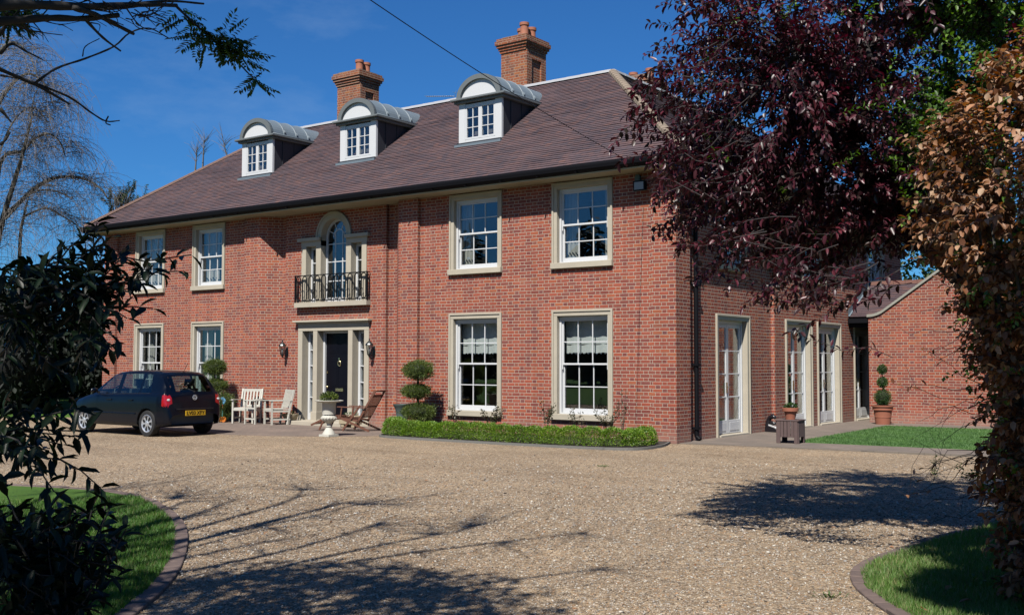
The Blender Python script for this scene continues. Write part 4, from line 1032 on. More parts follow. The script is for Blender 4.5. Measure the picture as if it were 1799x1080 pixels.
# wall lanterns
def lantern():
    t = empty('wall_lantern')
    b = MB(); b.box(-.035, .035, -.015, 0, -.30, -.02).tube([(0, -.01, -.26), (0, -.08, -.33), (0, -.17, -.30), (0, -.19, -.20), (0, -.18, -.14)], .011, 6).tube([(0, -.01, -.06), (0, -.06, -.10), (0, -.10, -.2), (0, -.05, -.26)], .008, 6)
    b.build('bracket', M_lamp, t)
    c = MB(); c.lathe([(.0, .30), (.012, .29), (.02, .26), (.01, .24), (.03, .225), (.05, .20), (.085, .165), (.105, .13), (.105, .115), (.08, .115)], (0, -.18, -.12), 10); c.build('lantern_cap', M_lamp, t)
    f = MB()
    for k in range(6):
        a = math.pi * 2 * k / 6; f.tube([(.085 * math.cos(a), -.18 + .085 * math.sin(a), -.005), (.05 * math.cos(a), -.18 + .05 * math.sin(a), -.24)], .006, 4)
    f.lathe([(.0, -.20), (.02, -.18), (.03, -.15), (.055, -.12), (.055, -.11)], (0, -.18, -.12), 10)
    f.build('lantern_cage', M_lamp, t)
    g = MB(); g.lathe([(.078, -.002), (.07, -.08), (.045, -.235)], (0, -.18, 0), 6); g.build('lantern_glass', M_lglass, t)
    g = MB(); g.lathe([(.02, -.22), (.025, -.12), (.012, -.07), (0, -.06)], (0, -.18, 0), 8); g.build('bulb', M_white, t, smooth=True)
    return t
a = lantern(); a.location = (CX - 1.78, .35, 2.10); tag(a, 'black carriage lantern on the brick wall to the left of the front door', 'lantern', 'lanterns either side of the front door')
a = copy_tree(a); a.location = (CX + 1.50, .35, 2.10); tag(a, 'black carriage lantern on the brick wall to the right of the front door')

# floodlight, alarm box, sensor
t = empty('floodlight', (-.80, .1, 5.40), 0, 'black security floodlight high on the wall right of the last upper window', 'floodlight')
b = MB(); b.box(-.12, .12, -.20, -.09, -.09, .09).box(-.02, .02, -.09, 0, -.05, .05).box(-.14, .14, -.215, -.20, -.11, .11); b.build('housing', M_black, t)
b = MB(); b.box(-.11, .11, -.222, -.216, -.08, .08); b.build('lens', simple('lamp_lens', (.35, .35, .33), .3), t)
b = MB(); b.prism([(-.06, -.07), (.06, -.07), (.06, .04), (.03, .07), (-.03, .07), (-.06, .04)], -.06, 0, 'y'); o = b.build('sensor_box', M_verd, None, loc=(-.93, .1, 5.60)); tag(o, 'small grey-green sensor box under the soffit above the floodlight', 'sensor')
t = empty('alarm_light', (-.1, 1.35, 5.5), 0, 'round blue alarm light high on the side wall beside the drainpipe', 'alarm')
b = MB(); b.lathe([(0, .0), (.09, .0), (.09, .03), (.07, .09), (.03, .12), (0, .125)], n=18); b.v = [(z, y, x) for x, y, z in b.v]; b.build('lens', simple('blue_lens', (.10, .30, .62), .2), t, smooth=True, auto=35)
b = MB(); b.lathe([(0, .126), (.028, .124), (.028, .128), (0, .13)], n=12); b.v = [(z, y, x) for x, y, z in b.v]; b.build('emblem_ring', M_white, t)

# television aerial behind the ridge
t = empty('television_aerial', (-10.35, 5.0, 8.7), 0, 'thin metal television aerial standing behind the ridge left of the right-hand dormer', 'aerial')
M_alu = simple('aluminium', (.55, .56, .58), .35, metal=.8)
b = MB(); b.tube([(.2, 0, -.6), (.2, 0, .95)], .02, 6); b.build('mast', M_alu, t)
b = MB(); b.tube([(-.85, 0, 1.16), (.30, 0, 1.0)], .010, 5)
for k in range(14): xx = -.83 + .08 * k; zz = 1.16 - (xx + .85) * .139; b.tube([(xx, -.10, zz), (xx, .10, zz)], .006, 4)
for s in (-1, 1): b.tube([(.28, 0, 1.0), (.36, 0, 1.0 + s * .16)], .006, 4).tube([(.32, -.12, 1 + s * .1), (.32, .12, 1 + s * .1)], .006, 4)
b.build('antenna_boom', M_alu, t)

# overhead wire
A = Vector((-.62, -.5, 5.74)); B = at(705, 0, 13.0); Dd = (B - A); pts = []
for i in range(41):
    u = i / 40 * 2.2; p = A + Dd * u; p.z += -.35 * math.sin(math.pi * min(u / 2.2, 1)) + .10 * u; pts.append(p)
pts_s = [A + (p - A) for p in pts]
b = MB(); b.tube(pts_s, .0062, 5); o = b.build('overhead_wire', M_black); tag(o, 'black telephone wire running from the eaves up across the sky', 'wire')
P0 = pts[-1]
b = MB(); b.tube([(P0.x, P0.y, -.3), (P0.x, P0.y, P0.z + .5)], [.14, .10], 10); o = b.build('telegraph_pole', M_bark); tag(o, 'wooden telegraph pole carrying the telephone wire', 'pole')

# ---------------------------------------------------------------- white companion seat (two armchairs and the table between)
t = empty('companion_seat', (-12.35, -.55, .012), 0, 'white slatted double garden seat joined by a small table, left of the front door', 'garden seat')
def chair_part(sx, rot, loc):
    M = Matrix.Translation(loc) @ Matrix.Rotation(rot, 4, 'Z'); w = .29
    s = MB()
    for k in range(6): s.box(-w, w, -.25 + k * .085, -.18 + k * .085, .40, .42, M)
    s.box(-w, w, -.27, -.25, .34, .40, M)
    s.build('seat', M_cream, t)
    b = MB(); tilt = lambda z: .24 + (z - .42) * .22
    for k in range(6):
        x = -w + .06 + k * (2 * w - .12) / 5
        b.bar(M @ Vector((x, tilt(.46), .46)), M @ Vector((x, tilt(.86), .86)), .042, .016, up=tuple((M.to_3x3() @ Vector((0, 1, 0)))))
    b.bar(M @ Vector((-w, tilt(.88), .88)), M @ Vector((w, tilt(.88), .88)), .03, .07); b.bar(M @ Vector((-w, tilt(.46), .46)), M @ Vector((w, tilt(.46), .46)), .03, .05)
    b.build('backrest', M_cream, t)
    for x in (-w, w):
        l = MB(); l.bar(M @ Vector((x, tilt(.2) - .02, 0)), M @ Vector((x, tilt(.2) - .02 + .04, .3)), .045, .045); l.bar(M @ Vector((x, tilt(.2) + .01, .28)), M @ Vector((x, tilt(.92), .92)), .045, .045); l.build('leg', M_cream, t)
        l = MB(); l.box(x - .022, x + .022, -.28, -.235, 0, .62, M); l.build('leg', M_cream, t)
        l = MB(); l.box(x - .035, x + .035, -.32, .30, .62, .645, M); l.box(x - .015, x + .015, -.24, .24, .12, .16, M); l.box(x - .015, x + .015, -.24, .24, .33, .38, M); l.build('armrest', M_cream, t)
chair_part(-1, R(24), Vector((-.44, .06, 0)))
chair_part(1, R(-22), Vector((.72, .12, 0)))
s = MB(); s.box(-.12, .36, -.34, .05, .62, .645)
for x in (-.08, .32): s.box(x - .02, x + .02, -.32, -.28, 0, .62)
s.box(-.08, .32, -.31, -.29, .12, .16).box(-.08, .32, -.31, -.29, .40, .44); s.build('table', M_cream, t)

# ---------------------------------------------------------------- teak steamer chair
t = empty('steamer_chair', (-8.15, -1.15, .012), R(0), 'reddish wooden folding steamer chair with a slatted back, right of the front door', 'folding chair')
M3 = Matrix.Rotation(R(18), 4, 'Z')         # local x: towards the head, y: across
def tb(mb, a, b, w=.045, h=.03): mb.bar(M3 @ Vector(a), M3 @ Vector(b), w, h)
hw = .27
s = MB()
for y in (-hw, hw): tb(s, (-.20, y, .31), (.32, y, .25), .03, .05)
for k in range(9): x = -.18 + k * .06; tb(s, (x, -hw, .325 - k * .007), (x, hw, .325 - k * .007), .045, .015)
s.build('seat', M_teak, t)
s = MB()
for y in (-hw + .03, hw - .03): tb(s, (-.20, y, .31), (-.52, y, .34), .03, .045); tb(s, (-.52, y, .34), (-.98, y, .13), .03, .045)
for k in range(12): x = -.24 - k * .062; z = .335 + (.02 if x > -.52 else (x + .52) * .45); tb(s, (x, -hw + .02, z), (x, hw - .02, z), .045, .015)
s.build('leg_rest', M_teak, t)
s = MB()
for y in (-hw, hw): tb(s, (.28, y, .22), (.74, y, .98), .03, .05)
for k in range(7): y = -hw + .06 + k * (2 * hw - .12) / 6; tb(s, (.37, y, .36), (.67, y, .87), .035, .012)
tb(s, (.66, -hw, .86), (.66, hw, .86), .05, .03); tb(s, (.72, -hw, .96), (.72, hw, .96), .08, .03); tb(s, (.36, -hw, .34), (.36, hw, .34), .04, .03); tb(s, (.51, -hw, .60), (.51, hw, .60), .03, .02)
s.build('backrest', M_teak, t)
for y in (-hw - .035, hw + .035):
    s = MB(); tb(s, (-.10, y, .02), (.36, y, .62), .03, .045); s.build('leg', M_teak, t)
    s = MB(); tb(s, (-.22, y, .34), (.60, y, .02), .03, .045); s.build('leg', M_teak, t)
    s = MB(); tb(s, (-.24, y, .585), (.50, y, .565), .05, .022); tb(s, (-.16, y, .30), (-.12, y, .575), .03, .03); s.build('armrest', M_teak, t)
    s = MB(); tb(s, (-.60, y * .9, .30), (-.74, y * .9, .02), .025, .035); s.build('leg', M_teak, t)

# ---------------------------------------------------------------- pedestal urn planter
t = empty('pedestal_urn', (-7.24, -2.80, .005), 0, 'pale stone pedestal urn with a wide square-cut bowl standing at the edge of the paving', 'urn')
s = MB(); s.box(-.155, .155, -.155, .155, 0, .045); s.lathe([(.145, .045), (.14, .07), (.10, .13), (.065, .19), (.055, .21), (.075, .215), (.075, .235), (.05, .24), (.05, .30), (.065, .305)], n=24); s.build('pedestal', M_cstone, t, smooth=True, auto=40)
s = MB(); s.lathe([(.06, .29), (.10, .33), (.155, .37), (.17, .41), (.16, .45), (.11, .475), (.10, .49)], n=24); 
for k in range(16): a = 2 * math.pi * k / 16; s.tube([(.13 * math.cos(a), .13 * math.sin(a), .345), (.175 * math.cos(a), .175 * math.sin(a), .41), (.13 * math.cos(a), .13 * math.sin(a), .47)], [.008, .016, .006], 5)
s.build('bowl', M_cstone, t, smooth=True, auto=50)
s = MB(); s.lathe([(.12, .485), (.150, .49), (.155, .74), (.165, .752), (.27, .772), (.315, .788), (.32, .80), (.29, .806), (.16, .80), (.15, .76)], n=32); s.build('basin', M_cstone, t, smooth=True, auto=40)

# stone bowl, trough, toys and pots by the door
def foliage(name, P, D, L, Wd, mat, parent=None, kind='plain', up=1.0):
    n = len(P); Nn = np.tile([0, 0, up], (n, 1)) + rng.normal(0, .5, (n, 3))
    V, F = leaves(np.asarray(P), np.asarray(D), Nn, L, Wd, kind); return np_mesh(name, V, F, mat, parent)
def blob_pts(n, c, r, shell=.5, zmin=None):
    U = rand_unit(n); q = rng.random(n) ** (1 / 3) * (1 - shell) + shell; q = np.where(rng.random(n) < .85, np.maximum(q, .72), q)
    wob = 1 + .12 * np.sin(U[:, 0] * 7 + c[0] * 3) * np.cos(U[:, 2] * 6 + c[1]) + .08 * np.sin(U[:, 1] * 13)
    P = U * (q * wob)[:, None] * np.array(r) + np.array(c)
    return P, U
M_herb = leaf_mat('herb_leaf', [(.05, .10, .02), (.10, .17, .03), (.20, .26, .06), (.30, .33, .12)], .5, .3)
M_box = leaf_mat('box_leaf', [(.07, .17, .02), (.16, .32, .03), (.27, .46, .045), (.36, .50, .07)], .45, .3)
M_top = leaf_mat('cypress_leaf', [(.07, .12, .03), (.12, .19, .045), (.19, .26, .06), (.26, .30, .09)], .55, .25)
M_top2 = leaf_mat('dark_box_leaf', [(.025, .075, .015), (.05, .13, .025), (.08, .18, .035)], .4, .2)
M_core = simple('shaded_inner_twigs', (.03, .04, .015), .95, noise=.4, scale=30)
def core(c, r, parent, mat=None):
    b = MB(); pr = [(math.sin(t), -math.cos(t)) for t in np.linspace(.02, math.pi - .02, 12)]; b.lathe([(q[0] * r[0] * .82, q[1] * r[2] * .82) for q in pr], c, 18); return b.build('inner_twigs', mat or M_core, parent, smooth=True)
P, U = blob_pts(420, (0, 0, .86), (.17, .17, .09), .3)
tplant = empty('potted_plant', (-7.24, -2.80, .005), 0, 'bright green leafy plant growing in the top of the pedestal urn', 'plant')
foliage('foliage', P, U + np.array([0, 0, .5]), rng.uniform(.05, .09, 420), rng.uniform(.018, .03, 420), M_herb, tplant, 'long')
t = empty('stone_bowl', (-11.48, -.12, .012), 0, 'shallow rough sandstone bowl on short feet, between the white seat and the door', 'planter')
s = MB(); s.lathe([(.10, .06), (.19, .14), (.245, .24), (.25, .27), (.22, .27), (.20, .22)], n=20, sx=1.0, sy=.8); s.build('bowl', M_sand, t, smooth=True, auto=40)
for x in (-.1, .1): s = MB(); s.box(x - .035, x + .035, -.06, .06, 0, .10); s.build('foot', M_sand, t)
P, U = blob_pts(160, (0, 0, .29), (.12, .1, .04), .3); foliage('foliage', P, U + np.array([0, 0, .7]), np.full(160, .05), np.full(160, .015), M_herb, t)
t = empty('stone_trough', (-9.15, -.20, .012), R(4), 'low sandstone trough with sparse plants beside the right door post', 'planter')
s = MB(); s.box(-.27, .27, -.14, .14, .08, .30).box(-.22, -.12, -.12, .12, 0, .08).box(.12, .22, -.12, .12, 0, .08); s.build('basin', M_sand, t, bevel=.012)
P, U = blob_pts(140, (0, 0, .32), (.2, .1, .04), .3); foliage('foliage', P, U + np.array([0, 0, .7]), np.full(140, .05), np.full(140, .012), M_top2, t)

t = empty('push_toy', (-13.5, -.75, .012), R(12), "child's push toy with round blue head and orange wheels, beside the white seat", 'toy')
s = MB(); s.lathe([(0, -.02), (.09, -.018), (.105, 0), (.09, .018), (0, .02)], n=20); s.v = [(x, z, y + .58) for x, y, z in s.v]; s.build('round_head', simple('toy_blue', (.16, .42, .68), .35), t, smooth=True, auto=40)
s = MB(); s.bar((-.16, 0, .585), (-.09, 0, .585), .03, .03); s.build('handle', simple('toy_red', (.55, .03, .03), .4), t)
s = MB(); s.tube([(0, 0, .10), (0, 0, .36)], .014, 6); s.build('stick', simple('toy_cyan', (.16, .55, .55), .4), t)
s = MB(); s.tube([(0, 0, .36), (0, 0, .49)], .016, 6); s.build('stick', MATS['toy_red'], t)
for x, c in ((-.05, 'toy_orange'), (.04, 'toy_orange')):
    s = MB(); s.lathe([(0, -.02), (.075, -.02), (.08, 0), (.075, .02), (0, .02)], n=16); s.v = [(x * 1.2 + a_, z_, b_ + .08) for a_, b_, z_ in s.v]
    s.build('wheel', MATS.get(c) or simple(c, (.75, .22, .03), .4), t, smooth=True, auto=40)
s = MB(); s.tube([(-.13, 0, .0), (-.13, 0, .12)], .02, 6); s.build('peg', M_white, t)

# verdigris planter behind the hedge
t = empty('lead_planter', (-7.02, -.62, .045), 0, 'grey-green flared lead planter standing against the wall left of the topiary', 'planter')
s = MB(); s.lathe([(.13, 0), (.135, .03), (.125, .06), (.14, .42), (.16, .50), (.195, .57), (.21, .59), (.215, .62), (.19, .62), (.17, .56)], n=28); s.build('pot', M_verd, t, smooth=True, auto=35)
s = MB(); s.lathe([(.0, .58), (.175, .58)], n=20); s.build('soil', M_soil, t)

# cube planter stand with terracotta pot
t = empty('slatted_planter', (1.80, 1.60, .014), R(4), 'square weathered wooden slatted planter standing on the path near the corner of the house', 'planter')
w = .225; s = MB()
for (ax, sg) in (('x', -1), ('x', 1), ('y', -1), ('y', 1)):
    for k in range(6):
        c = -w + .045 + k * (2 * w - .09) / 5; corner = k in (0, 5); z0 = 0.0 if corner else .13; hw_ = .036 if corner else .031
        if ax == 'x': s.box(c - hw_, c + hw_, sg * w - .011, sg * w + .011, z0, .46)
        else: s.box(sg * w - .0105, sg * w + .0105, c - hw_, c + hw_, z0, .459)
s.box(-w - .02, w + .02, -w - .02, w + .02, .46, .485).box(-w + .02, w - .02, -w + .02, w - .02, .15, .17)
s.build('slatted_box', M_greywood, t, bevel=.003)
t = empty('terracotta_pot', (1.80, 1.60, .50), 0, 'small terracotta pot of green herbs on top of the wooden slatted planter', 'pot')
s = MB(); s.lathe([(.10, 0), (.125, .15), (.13, .16), (.165, .17), (.17, .235), (.155, .24), (.13, .2)], n=28); s.build('pot', M_terra, t, smooth=True, auto=35)
P, U = blob_pts(420, (0, 0, .25), (.12, .12, .07), .2); foliage('foliage', P, U + np.array([0, 0, .8]), rng.uniform(.03, .055, 420), rng.uniform(.014, .022, 420), M_top2, t)

# ornament beside the drainage strip
t = empty('animal_ornament', (.10, 4.72, .014), R(-20), 'black and white curled animal ornament on the path against the side wall', 'ornament')
s = MB(); s.tube([(-.13, 0, .06), (-.14, 0, .16), (-.13, 0, .26), (-.08, 0, .34), (0, 0, .37), (.05, 0, .36), (.09, 0, .33)], [.07, .075, .06, .055, .06, .05, .03], 10)
s.tube([(0, -.03, .41), (.0, -.035, .45)], [.02, .006], 5).tube([(0, .03, .41), (.0, .035, .45)], [.02, .006], 5).tube([(-.1, 0, .2), (-.02, 0, .22), (.1, 0, .20)], [.04, .05, .03], 8)
s.build('body', simple('ornament_black', (.018, .018, .024), .3), t, smooth=True)
s = MB(); s.prism([(-.20, 0), (.22, 0), (.22, .05), (.10, .10), (-.12, .15), (-.19, .12)], -.07, .07, 'y'); s.build('base', MATS['ornament_black'], t, bevel=.01)
s = MB(); s.prism([(-.13, .156), (.10, .106), (.20, .06), (.20, .085), (.10, .13), (-.10, .185)], -.05, .05, 'y'); s.build('stripe', M_white, t)

# big pot with ball topiary
t = empty('terracotta_pot', (1.17, 9.70, .014), 0, 'large banded terracotta pot standing on the path before the outbuilding wall', 'pot')
s = MB(); s.lathe([(.19, 0), (.195, .03), (.215, .19), (.225, .195), (.225, .21), (.22, .215), (.24, .38), (.275, .39), (.275, .41), (.265, .415), (.27, .47), (.295, .475), (.30, .51), (.27, .515), (.25, .45)], n=36); s.build('pot', M_terra, t, smooth=True, auto=35)
s = MB(); s.lathe([(0, .47), (.255, .47)], n=20); s.build('soil', M_soil, t)
t = empty('ball_topiary', (1.17, 9.70, .014), 0, 'dark green three-ball topiary growing in the large terracotta pot', 'topiary')
s = MB(); s.tube([(0, 0, .46), (.01, 0, .9), (-.01, 0, 1.5)], [.018, .014, .010], 6); s.build('stem', M_bark, t)
for (z, r_, n) in ((.72, .22, 2600), (1.13, .14, 1400), (1.48, .125, 1200)):
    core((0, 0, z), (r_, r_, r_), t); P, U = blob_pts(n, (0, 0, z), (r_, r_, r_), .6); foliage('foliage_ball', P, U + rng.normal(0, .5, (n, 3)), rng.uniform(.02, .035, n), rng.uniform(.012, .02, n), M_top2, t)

# two cloud-pruned conifers
def cloud(name, loc, balls, label, stem):
    t = empty(name, loc, 0, label, 'topiary')
    s = MB(); s.tube(stem, [.03] * (len(stem) - 1) + [.015], 7); s.build('trunk', M_bark, t, smooth=True)
    for (x, y, z, rx, rz_, n) in balls:
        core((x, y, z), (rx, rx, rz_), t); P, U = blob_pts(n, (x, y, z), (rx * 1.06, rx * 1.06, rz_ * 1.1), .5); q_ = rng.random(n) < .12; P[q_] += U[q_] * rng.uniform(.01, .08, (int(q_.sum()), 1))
        foliage('foliage_ball', P, U + rng.normal(0, .45, (n, 3)) + np.array([0, 0, .35]), rng.uniform(.03, .065, n), rng.uniform(.008, .016, n), M_top, t)
    return t
cloud('cloud_topiary', (-6.42, -.72, .045), [(0, 0, 1.43, .32, .195, 5200), (-.06, 0, .935, .31, .14, 4600), (.02, 0, .45, .36, .18, 5200)],
      'tall three-tiered cloud-pruned conifer with a rounded top, behind the left end of the box hedge', [(0, 0, 0), (.02, 0, .5), (-.02, 0, .9), (0, 0, 1.4)])
cloud('cloud_topiary', (-14.02, -.62, .012), [(0, 0, 1.50, .29, .18, 5000), (.04, 0, 1.0, .31, .15, 4600), (.35, 0, .55, .30, .22, 3600), (.25, -.05, .22, .34, .22, 3600)],
      'three-tiered cloud-pruned conifer rising behind the rear of the parked car', [(0, 0, 0), (.05, 0, .5), (.02, 0, 1.0), (0, 0, 1.5)])

# low box hedge
t = empty('box_hedge', (0, 0, 0), 0, 'low clipped bright green box hedge running along the flower bed edge', 'hedge')
hp = catmull([(-6.35, -1.45), (-6.18, -1.85), (-5.6, -2.06), (-4.2, -2.10), (-2.6, -2.06), (-1.2, -1.98), (-.35, -1.80), (-.12, -1.35), (-.28, -.75)], 10)
hp = np.array(hp); seg = np.r_[0, np.cumsum(np.linalg.norm(np.diff(hp, axis=0), axis=1))]
n = 46000; s_ = rng.uniform(0, seg[-1], n); cx_ = np.interp(s_, seg, hp[:, 0]); cy_ = np.interp(s_, seg, hp[:, 1])
lump = .74 + .28 * np.abs(np.sin(s_ * math.pi / .40 + .7 * np.sin(s_ * 1.7))) ** .7 + .05 * np.sin(s_ * 2.3 + 1)
th = rng.uniform(-.15, math.pi + .15, n); rr = np.where(rng.random(n) < .8, rng.uniform(.85, 1.04, n), rng.uniform(.3, .9, n)) * lump
dx = np.gradient(hp[:, 0]); dy = np.gradient(hp[:, 1]); nx = np.interp(s_, seg, -dy); ny = np.interp(s_, seg, dx); q = np.hypot(nx, ny); nx /= q; ny /= q
sup = lambda c: np.sign(c) * np.abs(c) ** .7
Px = cx_ + nx * .23 * rr * sup(np.cos(th)); Py = cy_ + ny * .23 * rr * sup(np.cos(th)); Pz = .06 + .33 * rr * np.abs(np.sin(th)) ** .7
P = np.stack([Px, Py, Pz], 1); D = np.stack([nx * np.cos(th), ny * np.cos(th), np.sin(th)], 1) + rng.normal(0, .55, (n, 3))
foliage('foliage', P, D, rng.uniform(.022, .04, n), rng.uniform(.013, .022, n), M_box, t)
s = MB()
for k in np.linspace(.1, seg[-1] - .1, 30): x, y = np.interp(k, seg, hp[:, 0]), np.interp(k, seg, hp[:, 1]); s.tube([(x, y, .02), (x + rng.normal() * .05, y + rng.normal() * .05, .25)], [.012, .006], 5)
tag(s.build('stem', M_bark, t), kind='stuff')

# roses in the bed
M_rose = leaf_mat('rose_leaf', [(.05, .07, .03), (.09, .10, .05), (.14, .09, .05), (.06, .09, .03)], .5, .2)
labs = ['small bare rose bush in the bed right of the topiary', 'bushy leafy rose under the right half of the left lower window', 'upright rose bush left of the corner window', 'loose rose bush under the corner window sill', 'thin rose bush in the bed below the right end of the corner window sill', 'tall single-stemmed rose between the corner window and the corner']
for (x, z, sp, n, h), lb in zip([(-5.25, .5, .16, 90, .62), (-4.2, .45, .26, 330, .62), (-2.75, .5, .16, 220, .72), (-1.95, .5, .18, 120, .6), (-1.2, .55, .28, 260, .72), (-.85, .8, .09, 70, 1.0)], labs):
    t = empty('rose_bush', (x, -.75, .045), 0, lb, 'rose', 'rose bushes in the bed below the windows')
    s = MB(); tips = []
    for k in range(5):
        a = rng.uniform(0, 6.28); e_ = np.array([math.cos(a) * sp, math.sin(a) * sp, h * rng.uniform(.7, 1.1)]); mid = e_ * np.array([.35, .35, .5]); s.tube([(0, 0, 0), tuple(mid), tuple(e_)], [.007, .005, .003], 4); tips += [mid + (e_ - mid) * rng.random() for _ in range(n // 5)]
    s.build('stem', M_stem, t); P = np.array(tips) + rng.normal(0, .035, (len(tips), 3)); foliage('foliage', P, rand_unit(len(P)), rng.uniform(.04, .065, len(P)), rng.uniform(.025, .04, len(P)), M_rose, t)
# ================================================================== parked car
car = empty('parked_car', (-9.74, -4.52, 0.0), R(180), 'dark navy five-door hatchback parked on the gravel with its rear towards the door', 'car')
M_paint, _n, _l, _p = new_mat('navy_paint')
_p.inputs['Base Color'].default_value = (.0010, .0028, .009, 1); _p.inputs['Roughness'].default_value = .28; _p.inputs['Coat Weight'].default_value = .22; _p.inputs['Specular IOR Level'].default_value = .25; _p.inputs['Coat Roughness'].default_value = .02
M_cglass = glass_mat('car_glass', tint=(.50, .60, .58), boost=1.2)
M_plastic = simple('black_plastic', (.012, .012, .014), .5)
M_rub = simple('rubber', (.014, .014, .015), .75)
M_rim = simple('wheel_silver', (.50, .52, .55), .32, metal=.7)
M_red = simple('tail_red', (.42, .008, .010), .18, coat=.6)
M_seat = simple('seat_cloth', (.10, .105, .11), .9)
def I(xs, ys): return lambda x: float(np.interp(x, xs, ys))
hwf = I([0, .03, .10, .30, .8, 1.6, 2.6, 3.2, 3.55, 3.75, 3.86, 3.90], [.66, .71, .76, .80, .822, .825, .822, .80, .76, .68, .56, .46])
ztf = I([0, .02, .05, .09, .14, .26, .38, .50, .80, 1.3, 1.8, 2.05, 2.25, 2.5, 2.78, 2.9, 3.2, 3.5, 3.72, 3.84, 3.90], [.50, .62, .90, .965, 1.02, 1.21, 1.375, 1.425, 1.455, 1.468, 1.455, 1.43, 1.375, 1.20, 1.00, .955, .90, .83, .75, .64, .50])
zbf = I([0, .05, .14, .8, 2.7, 2.9, 3.5, 3.9], [.44, .80, .955, .945, .90, .86, .74, .42])
zsf = I([0, .1, .3, 3.5, 3.8, 3.9], [.27, .24, .21, .20, .22, .27])
rtf = I([0, .09, .38, .8, 2.0, 2.78, 2.95, 3.9], [.86, .86, .70, .69, .69, .82, .86, .80])     # roof half width / hw
xs_ = sorted(set([0, .01, .02, .035, .05, .07, .09, .115, .14] + [round(v, 3) for v in np.arange(.17, 3.72, .03)] + [3.74, 3.78, 3.82, 3.85, 3.88, 3.90]))
def section(x):
    hw, zt, zb, zs, rt = hwf(x), ztf(x), zbf(x), zsf(x), rtf(x) * hwf(x)
    zb = min(zb, zt - .03)
    pts = [(0, zs), (hw * .80, zs), (hw * .95, zs + .015), (hw * .985, zs + .07), (hw * .998, .40 if zt > .55 else (zs + zt) / 2 - .02)]
    pts += [(hw * 1.0, zs + (zb - zs) * .55), (hw * .995, zs + (zb - zs) * .78), (hw * .975, zb - .03), (hw * .945, zb)]
    if zt - zb > .12:
        pts += [(hw * .915, zb + .025), (hw * .915 + (rt - hw * .915) * .85, zb + (zt - zb) * .86), (rt * .955, zt - .035), (rt * .86, zt - .010), (rt * .5, zt + .004), (0, zt + .010)]
    else:
        pts += [(hw * .93, zb + (zt - zb) * .2), (hw * .90, zb + (zt - zb) * .4), (hw * .82, zb + (zt - zb) * .65), (hw * .70, zb + (zt - zb) * .8), (hw * .4, zt - .005), (0, zt)]
    # refine
    sub = [1, 1, 2, 3, 3, 3, 3, 1, 1, 6, 1, 1, 2, 3]
    out = []
    for i, k in enumerate(sub):
        for j in range(k): t = j / k; out.append((pts[i][0] * (1 - t) + pts[i + 1][0] * t, pts[i][1] * (1 - t) + pts[i + 1][1] * t))
    out.append(pts[-1]); return out
S_ = [section(x) for x in xs_]; NP = len(S_[0])
WH = [(.66, .29), (3.12, .29)]
G3 = np.array([[(x, p[0], p[1]) for p in s] for x, s in zip(xs_, S_)])
for wx, wz in WH:
    for i in range(len(xs_)):
        for j in range(3, NP):
            x, y, z = G3[i, j]
            if y > .6 and z < .75:
                d = math.hypot(x - wx, z - wz)
                if .30 < d < .365: G3[i, j, 0] = wx + (x - wx) * .34 / d; G3[i, j, 2] = wz + (z - wz) * .34 / d
groups = {k: [] for k in ('body', 'side', 'rear', 'front', 'lamp', 'lower', 'head')}
for i in range(len(xs_) - 1):
    for j in range(NP - 1):
        c = (G3[i, j] + G3[i + 1, j] + G3[i, j + 1] + G3[i + 1, j + 1]) / 4; x, y, z = c
        if any(math.hypot(x - wx, z - wz) < .335 for wx, wz in WH) and y > .60 and z < .7: continue
        zt, zb = ztf(x), zbf(x); k = 'body'
        if y > .3 and zb + .03 < z < zb + (zt - zb) * .83 and .50 < x < 2.62 and zt > 1.15:
            lean = (z - 1.0) * .35
            if not (abs(x - 1.80) < .075) and not (abs(x - 1.0) < .05) and x > .60 + lean and x < 2.66 - (z - .95) * 1.35: k = 'side'
        if .12 < x < .36 and y < .53 - (x - .1) * .30 and j >= NP - 12: k = 'rear'
        if 2.20 < x < 2.76 and j >= NP - 8: k = 'front'
        if x < .17 and .57 < y and .69 < z < .92: k = 'lamp'
        if x > 3.55 and y > .42 and .52 < z < .70: k = 'head'
        groups[k].append((i, j))
def patch(fs, name, mat, parent=car, off=0.0, mirror=True, smooth=True, only=None):
    mb = MB()
    for sgn in ((1, -1) if mirror else (only,)):
        idx = {}; vs = []; ff = []
        for (i, j) in fs:
            q = []
            for a, b in ((i, j), (i + 1, j), (i + 1, j + 1), (i, j + 1)):
                key = (a, b)
                if key not in idx: idx[key] = len(vs); v = G3[a, b]; vs.append((v[0], v[1] * sgn, v[2]))
                q.append(idx[key])
            ff.append(tuple(q if sgn > 0 else q[::-1]))
        mb.add(vs, ff)
    me = bpy.data.meshes.new(name); me.from_pydata(mb.v, [], mb.f); b = bmesh.new(); b.from_mesh(me)
    bmesh.ops.remove_doubles(b, verts=b.verts, dist=.0004); bmesh.ops.recalc_face_normals(b, faces=b.faces)
    b.to_mesh(me); b.free()
    return link(name, me, mat, parent, smooth=smooth, auto=40)
body = patch(groups['body'], 'body', M_paint)
for s_, nm in ((1, 'side_window'), (-1, 'side_window')): patch(groups['side'], nm, M_cglass, mirror=False, only=s_)
patch(groups['rear'], 'rear_window', M_cglass); patch(groups['front'], 'windscreen', M_cglass)
for s_ in (1, -1):
    o = patch(groups['lamp'], 'tail_lamp', M_red, mirror=False, only=s_)
    b = MB(); b.lathe([(0, 0), (.038, 0), (.040, .004), (.03, .008), (0, .009)], n=16); b.v = [(-z + .052, x * 1.1 + s_ * .675, y * .7 + .82) for x, y, z in b.v]; b.build('reverse_light', M_white, o, smooth=True)
    patch(groups['head'], 'headlamp', M_cglass, mirror=False, only=s_)
